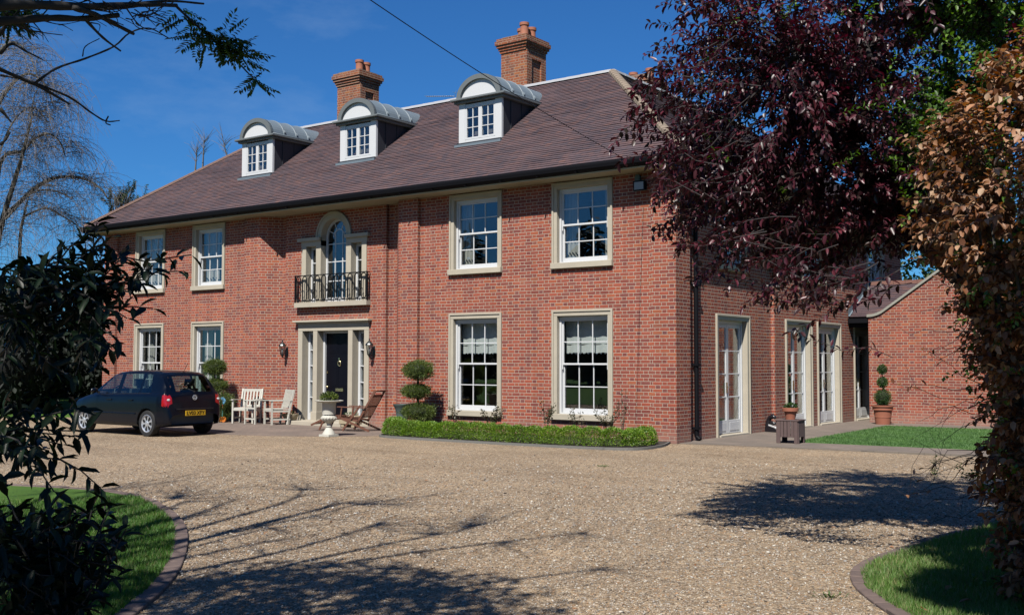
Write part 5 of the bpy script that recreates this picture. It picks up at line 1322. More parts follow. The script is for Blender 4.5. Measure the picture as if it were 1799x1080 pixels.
# arch liners, wheels
for wx, wz in WH:
    for s_ in (1, -1):
        b = MB(); n = 18
        for k in range(n):
            a0, a1 = math.pi * k / n, math.pi * (k + 1) / n
            P = lambda a, y: (wx + .338 * math.cos(a), y * s_, wz + .338 * math.sin(a))
            b.add([P(a0, .50), P(a1, .50), P(a1, .81), P(a0, .81)], [(0, 1, 2, 3)]); b.add([P(a0, .50), P(a1, .50), (wx, .50 * s_, wz)], [(0, 1, 2)])
        b.build('arch_liner', M_plastic, car, fix=False)
        w = MB(); w.lathe([(.19, -.085), (.25, -.092), (.28, -.085), (.292, -.06), (.294, 0), (.292, .06), (.28, .085), (.25, .092), (.20, .085), (.19, .06)], n=40)
        w.v = [(x + wx, z + s_ * .715, y + wz) for x, y, z in w.v]; wh = w.build('wheel', M_rub, car, smooth=True, auto=45)
        r = MB(); r.lathe([(.0, .045), (.17, .05), (.195, .055), (.20, .082), (.19, .085), (.185, .07), (.17, .062), (.05, .075), (.045, .085), (0, .088)], n=36)
        r.v = [(x + wx, s_ * (z + .715), y + wz) for x, y, z in r.v]; r.build('rim', M_rim, wh, smooth=True, auto=35)
        h = MB()
        for k in range(7):
            a = 2 * math.pi * (k + .5) / 7; c, s2 = math.cos(a), math.sin(a)
            pts = [(.07, -.018), (.155, -.036), (.168, 0), (.155, .036), (.07, .018)]
            h.prism([(wx + p * c - q_ * s2, wz + p * s2 + q_ * c) for p, q_ in pts], s_ * .775, s_ * .7905, 'y')
        h.build('rim_opening', M_plastic, wh)
# bumper line, mirrors, handles, trim
b = MB(); zz = .60
for s_ in (1, -1):
    b.tube([(x, s_ * (hwf(x) + .003), .50) for x in np.arange(1.05, 2.75, .1)], .014, 5)
b.build('side_moulding', M_paint, car)
b = MB(); b.tube([(-.004 + .0, y, .615) for y in (-.5, 0, .5)], .010, 5); b.build('bumper_strip', M_plastic, car)
for s_ in (1, -1):
    b = MB(); b.lathe([(0, -.09), (.05, -.08), (.07, 0), (.05, .08), (0, .09)], n=12); b.v = [(x * .6 + 2.50, s_ * (.93 + z), y * .85 + 1.0) for x, y, z in b.v]; b.build('wing_mirror', M_paint, car, smooth=True)
    b = MB(); b.bar((2.50, s_ * .80, .95), (2.50, s_ * .86, .97), .05, .04); b.build('mirror_arm', M_plastic, car)
    for x in (1.16, 1.98): b = MB(); b.bar((x, s_ * .832, .80), (x + .17, s_ * .832, .80), .022, .03); b.build('door_handle', M_paint, car, bevel=.005)
b = MB()
for x in (1.02, 1.86, 2.78):
    for s_ in (1, -1): b.tube([(x - (.0 if z < .9 else 0), s_ * (float(np.interp(z, [.3, .5, .75, .9], [.985, .999, .985, .945])) * hwf(x) + .001), z) for z in (.26, .4, .55, .7, .8, .90)], .0035, 4)
b.build('door_seam', M_plastic, car)
b = MB()
for s_ in (1, -1): b.tube([(x, s_ * (hwf(x) * .93 + .0015), zbf(x) + .012) for x in np.arange(.6, 2.65, .1)], .008, 4)
b.build('window_trim', M_plastic, car)
# number plate
pl = MB(); pl.box(-.022, -.006, -.27, .27, .46, .575); plate = pl.build('number_plate', simple('plate_yellow', (.72, .42, .015), .4), car, bevel=.003)
fc = bpy.data.curves.new('plate_text', 'FONT'); fc.body = 'LV03 XFY'; fc.size = .115; fc.align_x = 'CENTER'; fc.align_y = 'CENTER'; fc.extrude = .001; fc.offset = .0015
fo = bpy.data.objects.new('tmp', fc); COL.objects.link(fo); dg = bpy.context.evaluated_depsgraph_get(); dg.update()
me = bpy.data.meshes.new_from_object(fo.evaluated_get(dg)); bpy.data.objects.remove(fo)
o = link('plate_lettering', me, M_black, plate); o.matrix_local = Matrix.Translation((-.0235, 0, .517)) @ Matrix(((0, 0, -1, 0), (-1, 0, 0, 0), (0, 1, 0, 0), (0, 0, 0, 1)))
# round emblem with stacked letters
e = MB(); zc = .865; xe = .018
e.tube([(xe, .055 * math.cos(t), zc + .055 * math.sin(t)) for t in np.linspace(0, 2 * math.pi, 24, endpoint=False)], .006, 5, closed=True)
for a, b_ in (((-.022, .045), (0, .006)), ((.022, .045), (0, .006)), ((-.046, .02), (-.024, -.046)), ((-.024, -.046), (0, -.004)), ((0, -.004), (.024, -.046)), ((.024, -.046), (.046, .02))):
    e.bar((xe, a[0], zc + a[1]), (xe, b_[0], zc + b_[1]), .008, .009)
e.build('emblem', M_rim, car)
e = MB(); e.bar((.10, -.05, 1.0), (.30, .30, 1.13), .012, .012); e.lathe([(0, 0), (.02, .0), (.02, .02), (0, .025)], (.10, -.05, .98), 8); e.build('rear_wiper', M_plastic, car)
e = MB(); e.tube([(.46, .0, 1.42), (.30, 0, 1.62)], .006, 5); e.build('roof_antenna', M_plastic, car)
# cabin
b = MB(); b.box(.3, 2.8, -.70, .70, .24, .27).box(.12, .45, -.6, .6, .27, .86).box(2.45, 2.78, -.65, .65, .27, .90)
b.build('cabin_floor', M_seat, car)
for x, ys_ in ((1.72, (-.36, .36)), (.85, (-.38, .38))):
    for y in ys_:
        b = MB(); b.box(x, x + .45, y - .23, y + .23, .27, .56); b.prism([(x - .06, .50), (x + .08, .50), (x - .08, 1.05), (x - .17, 1.05)], y - .22, y + .22, 'y'); b.prism([(x - .15, 1.10), (x - .07, 1.10), (x - .10, 1.27), (x - .18, 1.27)], y - .12, y + .12, 'y').box(x - .13, x - .11, y - .05, y + .05, 1.0, 1.12)
        b.build('car_seat', M_seat, car, bevel=.02, seg=2)
b = MB(); b.tube([(2.28 + .06 * math.sin(t), .36 + .18 * math.cos(t), .93 + .17 * math.sin(t)) for t in np.linspace(0, 6.28, 20, endpoint=False)], .014, 6, closed=True); b.build('steering_wheel', M_plastic, car)
# ================================================================== trees and shrubs
M_plum = leaf_mat('plum_leaf', [(.024, .009, .016), (.050, .013, .023), (.085, .018, .032), (.15, .028, .046), (.065, .016, .026), (.042, .034, .026)], .40, .22)
M_plumbark = simple('plum_bark', (.022, .014, .015), .85, noise=.3, scale=12)
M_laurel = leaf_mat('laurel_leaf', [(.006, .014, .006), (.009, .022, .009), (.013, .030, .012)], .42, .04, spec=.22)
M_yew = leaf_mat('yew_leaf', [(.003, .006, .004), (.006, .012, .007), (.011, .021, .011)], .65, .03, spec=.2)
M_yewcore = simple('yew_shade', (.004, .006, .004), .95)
M_haw = leaf_mat('hawthorn_leaf', [(.05, .12, .02), (.10, .21, .03), (.17, .31, .045)], .5, .3)
M_rowan = leaf_mat('rowan_leaf', [(.03, .07, .02), (.05, .11, .03), (.07, .14, .03)], .5, .35)
M_greybark = simple('grey_bark', (.10, .095, .08), .9, noise=.3, scale=10)
M_birch = simple('birch_twig', (.20, .175, .155), .9, noise=.3, scale=3)
M_dark = simple('dark_bark', (.03, .026, .022), .9, noise=.3, scale=10)
M_spruce = leaf_mat('spruce_needle', [(.008, .02, .010), (.014, .03, .014), (.02, .042, .02)], .6, .05)
M_oak = leaf_mat('tree_leaf', [(.02, .045, .012), (.035, .07, .018), (.06, .10, .025)], .6, .2)

def twig_leaves(path, n, L, Wd, spread=.9, droop=.35, t0=.2):
    """n leaves set alternately along a polyline"""
    Pp = np.array(path, float); seg = np.r_[0, np.cumsum(np.linalg.norm(np.diff(Pp, axis=0), axis=1))]
    s = np.linspace(t0, 1, n) * seg[-1]; P = np.stack([np.interp(s, seg, Pp[:, k]) for k in range(3)], 1)
    T = unit(np.stack([np.interp(np.minimum(s + .02, seg[-1] + .001), np.r_[seg, seg[-1] + .03], np.r_[Pp[:, k], 2 * Pp[-1, k] - Pp[-2, k]]) for k in range(3)], 1) - P + 1e-6)
    a = np.arange(n) * 2.4 + rng.uniform(0, 6)
    A = unit(np.cross(T, np.array([.1, .2, 1.0]))); B = np.cross(T, A)
    D = T * .55 + (A * np.cos(a)[:, None] + B * np.sin(a)[:, None]) * spread + rng.normal(0, .15, (n, 3)); D[:, 2] -= droop
    Nn = np.tile([0, 0, 1.], (n, 1)) + rng.normal(0, .35, (n, 3)) + T * .3
    return P, D, Nn, L * rng.uniform(.65, 1.15, n), Wd * rng.uniform(.7, 1.15, n)

class LeafBag:
    def __init__(s): s.a = [[] for _ in range(5)]
    def add(s, t):
        for k in range(5): s.a[k].append(t[k])
    def build(s, name, mat, parent, kind='long'):
        P, D, Nn, L, Wd = [np.concatenate(x) for x in s.a]; V, F = leaves(P, D, Nn, L, Wd, kind); return np_mesh(name, V, F, mat, parent)

def crooked(a, b, n=6, w=.06, sag=0.0):
    a, b = np.array(a, float), np.array(b, float); L = np.linalg.norm(b - a); pts = []
    off = np.zeros(3)
    for i in range(n + 1):
        t = i / n; off = off + rng.normal(0, w * L / n ** .5, 3) * (0 if i in (0,) else 1)
        p = a + (b - a) * t + off * (math.sin(math.pi * t) if True else 1); p[2] += sag * L * math.sin(math.pi * t); pts.append(p)
    return pts

# ---- purple-leaved plum in front of the right-hand side of the house
plum = empty('purple_plum_tree', (8.35, -9.2, 0), 0, 'large purple-leaved plum tree overhanging the drive and hiding the right end of the house', 'tree')
LOB = [(np.array([6.5, -9.9, 3.4]), np.array([1.35, 1.8, 1.05])), (np.array([7.0, -9.6, 4.75]), np.array([1.9, 2.5, 2.2])), (np.array([8.4, -9.3, 4.8]), np.array([2.0, 2.6, 2.3]))]
C0 = np.array([7.7, -9.5, 4.75]) - np.array([8.35, -9.2, 0]); RR = np.array([2.5, 3.1, 2.5])
tr = MB(); tr.tube(crooked((0, 0, -.05), (-.1, -.1, 2.0), 5, .02), [.15, .13, .12, .11, .10, .09], 10)
bag = LeafBag(); lim = []
for k in range(9):
    a = k * 2.4; e = C0 + RR * np.array([math.cos(a) * .6, math.sin(a) * .6, rng.uniform(-.25, .75)]); p = crooked((-.1, -.1, 1.5 + .08 * k), e, 7, .07, .06); lim.append(p); tr.tube(p, list(np.linspace(.065, .02, 8)), 7)
tr.build('trunk', M_plumbark, plum, smooth=True)
allp = np.concatenate([np.array(p)[2:] for p in lim])
tw = MB(); nt = 0
OUT = []          # fingers of foliage reaching past the crown outline, read off the photograph
plw = np.array([8.35, -9.2, 0])
for (px_, py_, d_) in [(1118, 228, 9.4), (1135, 258, 9.3), (1150, 100, 9.6), (1150, 130, 9.5), (1165, 160, 9.5), (1110, 240, 9.5), (1170, 20, 9.8), (1190, 60, 9.8), (1168, 350, 9.2), (1185, 405, 9.3), (1215, 480, 9.5), (1290, 500, 9.3), (1345, 520, 9.2), (1385, 545, 9.2), (1430, 550, 9.0), (1250, 470, 9.6), (1330, 535, 9.3), (1400, 560, 9.0), (1310, 520, 9.2), (1230, 450, 9.3), (1145, 200, 9.4), (1165, 300, 9.4), (1160, 185, 9.4), (1180, 270, 9.3)]:
    OUT.append(np.array(at(px_, py_, d_)) - plw)
ends = []
NOTCH = np.array(at(1235, 165, 9.6))
for k in range(3900):
    C_, R_ = LOB[(0, 1, 0, 2, 1, 2, 1)[k % 7]]; C_ = C_ - plw
    u = rand_unit(1)[0]; q = rng.uniform(.55, 1.02) if rng.random() < .8 else rng.uniform(.2, .6)
    lump = 1 + .10 * math.sin(u[0] * 6 + 1) * math.cos(u[1] * 5) + .07 * math.sin(u[2] * 9)
    ends.append(C_ + R_ * u * q * lump)
def clump_hole(p):       # gaps through which the sky shows
    w = p + plw
    return math.sin(w[0] * 2.6 + 1.2 * math.sin(w[2] * 2.1)) + math.sin(w[1] * 2.3 + 1.7) + math.sin(w[2] * 2.9 + .6) < -.80
for k, e in enumerate(ends + OUT * 3):
    if k < len(ends) and clump_hole(e): continue
    if k < len(ends) and 3.55 < e[2] < 5.6 and rng.random() < .42: continue
    if k < len(ends) and np.linalg.norm(e + plw - NOTCH) < .62: continue
    if k >= len(ends): e = e + rng.normal(0, .09, 3)
    i = np.argmin(((allp - e) ** 2).sum(1) + rng.random(len(allp)) * .5); s0 = allp[i]
    if k >= len(ends): s0 = e + np.array([1.0, rng.normal() * .4, .25 + rng.normal() * .35]) * rng.uniform(.6, 1.0)
    dl = s0 - e; L = np.linalg.norm(dl); st = e + dl * min(1, .75 / max(L, .01))
    p = crooked(st, e, 4, .13, .05)
    tw.tube(p, [.004, .0035, .003, .0025, .0015], 3, cap=False)
    if k % 6 == 0 and k < len(ends): tw.tube(crooked(s0, st, 4, .05, .05), [.014, .011, .009, .008, .006], 4, cap=False)
    bag.add(twig_leaves(p, 34 if k < len(ends) else 26, .078, .040, spread=.95, droop=.45, t0=.12))
tw.build('twigs', M_plumbark, plum)
bag.build('crown', M_plum, plum, 'long')
# pale green water shoots through the crown
bagg = LeafBag()
for k in range(46):
    u = rand_unit(1)[0]; c = np.array([7.3, -10.4, 4.0]) - plw + np.array([1.5, 1.2, 1.3]) * u; bagg.add(twig_leaves(crooked(c, c + rng.normal(0, .18, 3) + np.array([0, 0, .1]), 3, .1), 16, .055, .022, spread=.8, droop=.0, t0=.1))
tag(bagg.build('green_shoots', M_haw, plum, 'long'), kind='stuff')
sh = MB()
for k in range(50):
    u = rand_unit(1)[0]; u[2] = abs(u[2]) * .8 - .1; b_ = C0 + RR * u * .75; sh.tube(crooked(b_, b_ + np.array([rng.normal() * .25, rng.normal() * .25, .25 + rng.random() * .25]), 4, .12), .003, 3)
tag(sh.build('water_shoots', M_stem, plum), kind='stuff')

# ---- beech with last year's brown leaves, right edge
B0 = np.array(at(1880, 640, 8.3)); B0[2] = 0
beech = empty('copper_beech', tuple(B0), 0, 'beech with dry brown leaves still on its twigs, at the right edge of the view', 'shrub')
bag = LeafBag(); tr = MB(); tw = MB(); stems = []
for k in range(10):
    a = k * 2.4; r0 = .08 + .05 * (k % 3); top = np.array([math.cos(a) * .6 * (.4 + .6 * rng.random()), math.sin(a) * .6, rng.uniform(2.6, 3.7)])
    p = crooked((math.cos(a) * r0, math.sin(a) * r0, 0), top, 8, .03); stems.append(p); tr.tube(p, list(np.linspace(.032, .008, 9)), 6)
tr.build('trunk', M_greybark, beech, smooth=True)
sp = np.concatenate([np.array(p) for p in stems])
bag2 = LeafBag()
for k in range(2600):
    z = rng.uniform(.1, 4.1)
    rad = float(np.interp(z, [0, .5, 1.2, 1.9, 2.4, 2.9, 3.35, 3.8, 4.1], [.46, .60, .66, .70, 1.00, 1.14, 1.0, .55, .2]))
    a = rng.uniform(0, 6.283); q = rng.uniform(.5, 1.05) ** .8; e = np.array([math.cos(a) * rad * q, math.sin(a) * rad * q, z])
    if math.sin(e[0] * 9 + e[2] * 3) + math.sin(e[2] * 7.3 + 1) + math.sin(e[1] * 8) < -1.3: continue
    i = np.argmin(((sp - e) ** 2).sum(1)); dl = sp[i] - e; L = np.linalg.norm(dl); st = e + dl * min(1, .36 / max(L, .01)); p = crooked(st, e, 4, .09)
    tw.tube(p, [.004, .0035, .003, .0025, .0015], 3, cap=False)
    bag.add(twig_leaves(p, 15, .070, .044, spread=.9, droop=.5, t0=.2))
    if rng.random() < .13: bag2.add(twig_leaves(crooked(e, e + rng.normal(0, .15, 3), 2), 14, .045, .026, t0=.0))
# bare, thorny low side twigs reaching left over the lawn
for k in range(22):
    z = rng.uniform(.6, 2.1); v = np.array(CM @ Vector((-1, 0, 0))); e = v * rng.uniform(.85, 1.25) + np.array([0, rng.uniform(-.2, .2), z + rng.normal() * .12]); st = v * .6 + np.array([0, 0, z + .1])
    p = crooked(st, e, 5, .16); tw.tube(p, [.0035, .003, .0025, .002, .0015, .001], 3, cap=False)
    for j in range(3): q = p[rng.integers(2, 5)]; tw.tube([q, q + rng.normal(0, .07, 3)], .0012, 3, cap=False)
    if rng.random() < .25: bag.add(twig_leaves(p, 3, .055, .03, t0=.7))
tw.build('twigs', M_plumbark, beech); bag.build('crown', M_dry, beech, 'long'); bag2.build('green_leaves', M_haw, beech, 'plain')

# ---- fresh green hawthorn between the plum and the beech
H0 = np.array(at(1790, 640, 9.4)); H0[2] = 0
haw = empty('hawthorn', tuple(H0), 0, 'fresh green hawthorn growing between the purple tree and the brown-leaved beech', 'shrub')
bag = LeafBag(); tr = MB(); tw = MB(); tr.tube(crooked((0, 0, 0), (-.1, 0, 3.0), 6, .03), [.06, .055, .05, .045, .04, .03, .02], 7)
for k in range(620):
    c = [(np.array([0, 0, 4.5]), .85), (np.array([-.55, .1, 3.6]), .65), (np.array([.1, 0, 2.3]), .5), (np.array([-.45, .25, 3.6]), .4), (np.array([-.55, 0, 5.0]), .6)][int(rng.choice(5, p=[.34, .22, .14, .10, .20]))]
    e = c[0] + rand_unit(1)[0] * c[1] * rng.uniform(.4, 1.05); st = e + (np.array([-.05, 0, e[2] - .2]) - e) * min(1, .4 / max(.1, np.linalg.norm(e[:2]))); p = crooked(st, e, 4, .08)
    tw.tube(p, .003, 3, cap=False); bag.add(twig_leaves(p, 24, .052, .036, spread=1.0, droop=.15, t0=.15))
tr.build('trunk', M_bark, haw, smooth=True); tag(tw.build('twigs', M_bark, haw), kind='stuff'); bag.build('crown', M_haw, haw, 'long')

# two little seedlings at the foot of the lawn
for (px_, py_, h_, lb) in ((1640, 845, .34, 'small bright green seedling on the shaded drive edge, the taller of the two'), (1703, 850, .24, 'small green seedling on the shaded drive edge next to the brown-leaved beech')):
    v = (CM @ Vector(((px_ - W / 2) / FPX, -(py_ - H / 2) / FPX, -1))); g0 = CAM + v * (-CAM.z / v.z)
    t = empty('seedling', tuple(g0), 0, lb, 'seedling', 'seedlings at the edge of the drive'); s = MB(); bag = LeafBag()
    for k in range(5): p = crooked((0, 0, 0), (rng.normal() * .10, rng.normal() * .10, h_ * rng.uniform(.6, 1.1)), 4, .06); s.tube(p, .0025, 4); bag.add(twig_leaves(p, 9, .06, .03, t0=.3))
    s.build('stem', M_stem, t); bag.build('foliage', M_haw, t, 'long')

# ---- cherry laurel close to the eye on the left
L0 = np.array([3.9, -17.6, 0.0])
lau = empty('cherry_laurel', tuple(L0), 0, 'dark glossy-leaved laurel reaching into the view from the left edge', 'shrub')
st = MB(); bag = LeafBag()
roots = [np.array(at(-230, 900, 5.6)), np.array(at(-160, 1150, 5.2)), np.array(at(-260, 620, 6.0))]
main = [((0), (-20, 760, 6.0)), ((0), (20, 560, 6.2)), ((2), (60, 470, 6.3)), ((2), (150, 520, 6.1)), ((1), (-10, 980, 5.4)), ((1), (120, 1100, 5.2))]
hubs = []
for r_, (a, b, c) in main:
    e = np.array(at(a, b, c)); p = crooked(np.array([L0[0] + rng.normal() * .1, L0[1] + rng.normal() * .1, .0]), roots[r_], 4, .05) + crooked(roots[r_], e, 5, .05)[1:]
    st.tube([q - L0 for q in p], list(np.linspace(.022, .009, len(p))), 6); hubs.append(e)
tips = []
U1 = [(187, 395), (170, 420), (135, 425), (205, 440), (150, 470), (215, 470), (340, 452), (325, 475), (290, 470), (250, 505), (265, 530), (232, 560), (205, 590), (190, 620), (185, 640), (110, 470), (75, 475), (40, 480), (10, 490), (90, 510), (130, 540), (170, 560), (160, 600), (60, 540), (20, 560), (110, 590), (50, 610), (140, 650), (10, 640), (90, 660), (185, 520), (230, 450), (240, 490), (270, 480)]
for (a, b) in U1:
    for rep in range(2 if a < 200 else 1):
        tips.append((a + rng.normal() * 7, b + rng.normal() * 7, rng.uniform(5.5, 6.6), hubs[int(rng.choice([1, 2, 3]))] if a > 60 else hubs[int(rng.choice([1, 2]))]))
U2 = [(100, 722), (150, 740), (168, 755), (60, 735), (20, 720), (120, 770), (80, 780), (30, 770), (150, 790), (140, 820), (60, 825), (100, 850), (180, 850), (150, 870), (10, 830), (30, 870), (200, 890), (160, 905), (110, 900), (70, 915), (230, 940), (200, 960), (150, 950), (90, 960), (40, 950), (10, 920), (210, 1000), (170, 1010), (130, 1000), (80, 1020), (40, 1010), (0, 1000), (100, 1060), (60, 1070), (20, 1060), (150, 1060), (130, 935), (60, 985), (115, 1035)]
for (a, b) in U2:
    for rep in range(3 if b > 880 else 1): tips.append((a + rng.normal() * 12 - rep * 10, b + rng.normal() * 12, rng.uniform(5.0, 6.2), hubs[0] if b < 860 else hubs[int(rng.choice([4, 5]))]))
for (a, b, d_, h_) in tips:
    e = np.array(at(a, b, d_)); dl = h_ - e; L = np.linalg.norm(dl); s0 = e + dl * min(1, .62 / max(L, .01)); p = crooked(s0, e, 5, .06, .02)
    p = [q - L0 for q in p]; st.tube(p, list(np.linspace(.006, .003, 6)), 5, cap=False)
    if rng.random() < .5: st.tube([q - L0 for q in crooked(h_, s0, 4, .05)], .008, 5, cap=False)
    bag.add(twig_leaves(p, 14, .108, .040, spread=.8, droop=.2, t0=.12))
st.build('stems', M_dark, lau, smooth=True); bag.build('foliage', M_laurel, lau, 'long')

# ---- bare ash-like tree beside the eye: limbs across the top left, twigs that shade the drive
T0 = np.array([4.6, -22.6, 0.0])
ash = empty('overhanging_tree', tuple(T0), 0, 'nearly bare tree whose dark limbs cross the top left corner of the sky', 'tree')
br = MB(); fork = np.array([4.5, -22.0, 3.4]); br.tube([q - T0 for q in crooked(T0, fork, 5, .015)], [.16, .13, .12, .11, .10, .09], 10)
def limb(pts, r0, r1, n=5):
    P = [np.array(at(*q)) if not isinstance(q, np.ndarray) else q for q in pts]; P = catmull(P, 4); rr = np.linspace(r0, r1, len(P)) * (1 + .12 * np.sin(np.arange(len(P)) * 1.9)); br.tube([np.array(q) - T0 for q in P], list(rr), n)
limb([fork, (-500, -60, 4.6), (-120, 8, 4.9), (40, 8, 5.2), (160, 12, 5.4), (250, 8, 5.6), (310, 10, 5.8)], .034, .009, 7)
limb([(200, 12, 5.5), (290, 2, 5.8), (358, 7, 6.0)], .010, .005)
limb([fork, (-500, 40, 4.7), (-100, 44, 5.0), (20, 36, 5.2), (90, 32, 5.3), (150, 33, 5.4), (208, 27, 5.5)], .024, .011, 7)
limb([(130, 14, 5.3), (165, 25, 5.4), (200, 42, 5.5), (235, 60, 5.6)], .014, .008)
limb([(150, 35, 5.4), (180, 66, 5.5), (212, 90, 5.6)], .008, .004)
limb([(-300, 20, 4.8), (-40, 100, 5.0), (0, 122, 5.2), (60, 148, 5.3), (100, 170, 5.4), (122, 183, 5.5)], .012, .005)
limb([(60, 146, 5.3), (120, 170, 5.5), (160, 198, 5.6), (186, 213, 5.6), (210, 212, 5.7)], .006, .003)
limb([(62, 146, 5.3), (100, 120, 5.4), (150, 103, 5.5), (200, 82, 5.6), (228, 58, 5.6), (262, 50, 5.7), (295, 67, 5.8)], .006, .003)
limb([(145, 100, 5.5), (150, 82, 5.5), (175, 68, 5.5)], .003, .002)
limb([(186, 213, 5.6), (190, 205, 5.6), (186, 216, 5.65), (194, 220, 5.6)], .004, .003)
limb([(222, 15, 5.6), (240, 40, 5.7), (258, 52, 5.7), (275, 50, 5.7)], .004, .002)
limb([(0, 190, 5.4), (20, 215, 5.4)], .010, .003); limb([(0, 95, 5.2), (20, 78, 5.2), (45, 90, 5.3), (75, 105, 5.4)], .007, .003); limb([(0, 60, 5.2), (12, 42, 5.2)], .012, .006)
limb([(20, 40, 5.2), (60, 55, 5.3), (110, 62, 5.4)], .004, .002); limb([(0, 132, 5.3), (30, 138, 5.3)], .006, .003); limb([(0, 255, 5.5), (10, 245, 5.5), (18, 232, 5.5)], .007, .004)
limb([(308, 10, 5.8), (335, 36, 5.8), (362, 60, 5.85), (395, 88, 5.9), (420, 112, 5.9), (445, 136, 5.95), (460, 128, 5.95)], .007, .003)
for k in range(70):
    a, b = rng.uniform(-20, 280), rng.uniform(-5, 45); e = (a + rng.uniform(10, 70), b + rng.uniform(-25, 45), 5.6); limb([(a, b, 5.4), ((a + e[0]) / 2 + rng.normal() * 8, (b + e[1]) / 2 + rng.normal() * 6, 5.5), e], .0035, .0015, 3)
# the rest of the crown, above and behind the picture
CR = np.array([4.9, -18.6, 6.6])
hubs2 = []
for k in range(16):
    a = k * 2.4; e = CR + np.array([3.0, 2.6, 1.6]) * np.array([math.cos(a), math.sin(a), rng.uniform(-.3, 1)]) * rng.uniform(.5, 1)
    p = crooked(fork, e, 8, .05, .10); br.tube([q - T0 for q in p], list(np.linspace(.07, .018, 9)), 6); hubs2 += p[4:]
for k in range(15):
    e = np.array([rng.uniform(-.5, 4.5), rng.uniform(-18.8, -15.6), rng.uniform(6.2, 8.6)]); p = crooked(fork + np.array([-.1, .4, .3]), e, 9, .05, .08); br.tube([q - T0 for q in p], list(np.linspace(.085, .026, 10)), 6); hubs2 += p[4:]
hubs2 = np.array(hubs2)
vis = []
for k in range(760):
    e = CR + np.array([3.6, 3.2, 2.2]) * rand_unit(1)[0] * rng.uniform(.4, 1.05)
    if k % 2: e = np.array([rng.uniform(-1.2, 5.5), rng.uniform(-19.2, -15.2), rng.uniform(5.8, 9.2)])
    w_ = (np.array(CM).T @ (e - np.array(CAM))); 
    if w_[2] < 0 and abs(w_[0] / -w_[2]) < .50 and abs(w_[1] / -w_[2]) < .31: continue
    s0 = hubs2[np.argmin(((hubs2 - e) ** 2).sum(1) + rng.random(len(hubs2)))]
    w_ = (np.array(CM).T @ (s0 - np.array(CAM)))
    if w_[2] < 0 and abs(w_[0] / -w_[2]) < .50 and abs(w_[1] / -w_[2]) < .31: continue
    br.tube([q - T0 for q in crooked(s0, e, 5, .08)], [.012, .010, .008, .007, .006, .004], 3, cap=False)
br.build('trunk', M_dark, ash, smooth=True)
bag = LeafBag()
def pinnate(base, d, L=.11):
    base, d = np.array(base), np.array(d) / np.linalg.norm(d); s_ = np.cross(d, [0.3, .5, .8]); s_ /= np.linalg.norm(s_)
    P, D, Ls = [], [], []
    for k in range(6):
        for sg in (-1, 1): P.append(base + d * L * (k + 1) / 6.5); D.append(d * .6 + s_ * sg + np.array([0, 0, -.25])); Ls.append(.042 - .002 * k)
    P.append(base + d * L); D.append(d); Ls.append(.04); n = len(P)
    bag.add((np.array(P) - T0, np.array(D), rng.normal(0, .3, (n, 3)) + np.array([0, 0, 1]), np.array(Ls), np.full(n, .016)))
for (a, b, q) in [(318, 18, 3), (330, 30, 2), (345, 50, 4), (335, 62, 3), (352, 72, 3), (365, 50, 4), (375, 65, 4), (385, 60, 3), (395, 75, 3), (378, 78, 3), (405, 62, 3), (412, 78, 4), (420, 90, 4), (428, 100, 3), (435, 85, 3), (448, 134, 3), (445, 140, 2), (400, 58, 3), (425, 70, 3), (10, 20, 7), (30, 8, 7), (45, 15, 6), (20, 30, 5), (5, 5, 6)]:
    for k in range(q + 1): v = np.array(CM @ Vector((rng.normal() * .8, -.6 + rng.normal() * .5, rng.normal() * .7))); pinnate(at(a + rng.normal() * 4, b + rng.normal() * 4, 5.85), v)
bag.build('young_leaves', M_rowan, ash, 'plain')

# ---- evergreen whose crown is above and behind the eye; only its shade falls in the picture
E0 = np.array([7.4, -23.2, 0.0]); ev = empty('unseen_evergreen', tuple(E0), 0, 'dense evergreen tree behind the viewpoint, throwing deep shade on the near drive', 'tree')
s = MB(); s.tube(crooked((0, 0, 0), (-.5, 2.0, 4.8), 6, .02), [.2, .18, .17, .16, .15, .13, .1], 10); s.build('trunk', M_bark, ev, smooth=True)
Pp, U = blob_pts(9000, (-.9, 2.9, 6.0), (1.95, 2.3, 1.3), .1); Pq, U2_ = blob_pts(3500, (.9, 1.0, 5.6), (1.5, 1.8, 1.2), .1); P = np.r_[Pp, Pq]; U = np.r_[U, U2_]
w_ = (P + E0 - np.array(CAM)) @ np.array(CM); okk = ~((w_[:, 2] < 0) & (abs(w_[:, 0] / -w_[:, 2]) < .52) & (abs(w_[:, 1] / -w_[:, 2]) < .33))
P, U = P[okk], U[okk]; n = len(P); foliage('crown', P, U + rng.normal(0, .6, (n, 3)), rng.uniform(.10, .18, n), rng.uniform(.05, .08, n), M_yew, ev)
E_SHADE = np.array([12.2, -18.6, 0.0]); ev = empty('unseen_evergreen', tuple(E_SHADE), 0, 'unseen evergreen added right of the viewpoint to shade the foot of the brown-leaved beech', 'tree')  # unseen tree added to shade the lower beech; crown sized for that
s = MB(); s.tube(crooked((0, 0, 0), (-1.0, 2.0, 5.2), 6, .02), [.12, .11, .10, .09, .08, .07, .06], 8); s.build('trunk', M_bark, ev, smooth=True)
P, U = blob_pts(9500, (-1.62, 2.45, 6.2), (1.0, .88, .50), .1); foliage('crown', P, U + rng.normal(0, .6, (9500, 3)), rng.uniform(.12, .20, 9500), rng.uniform(.06, .09, 9500), M_yew, ev)

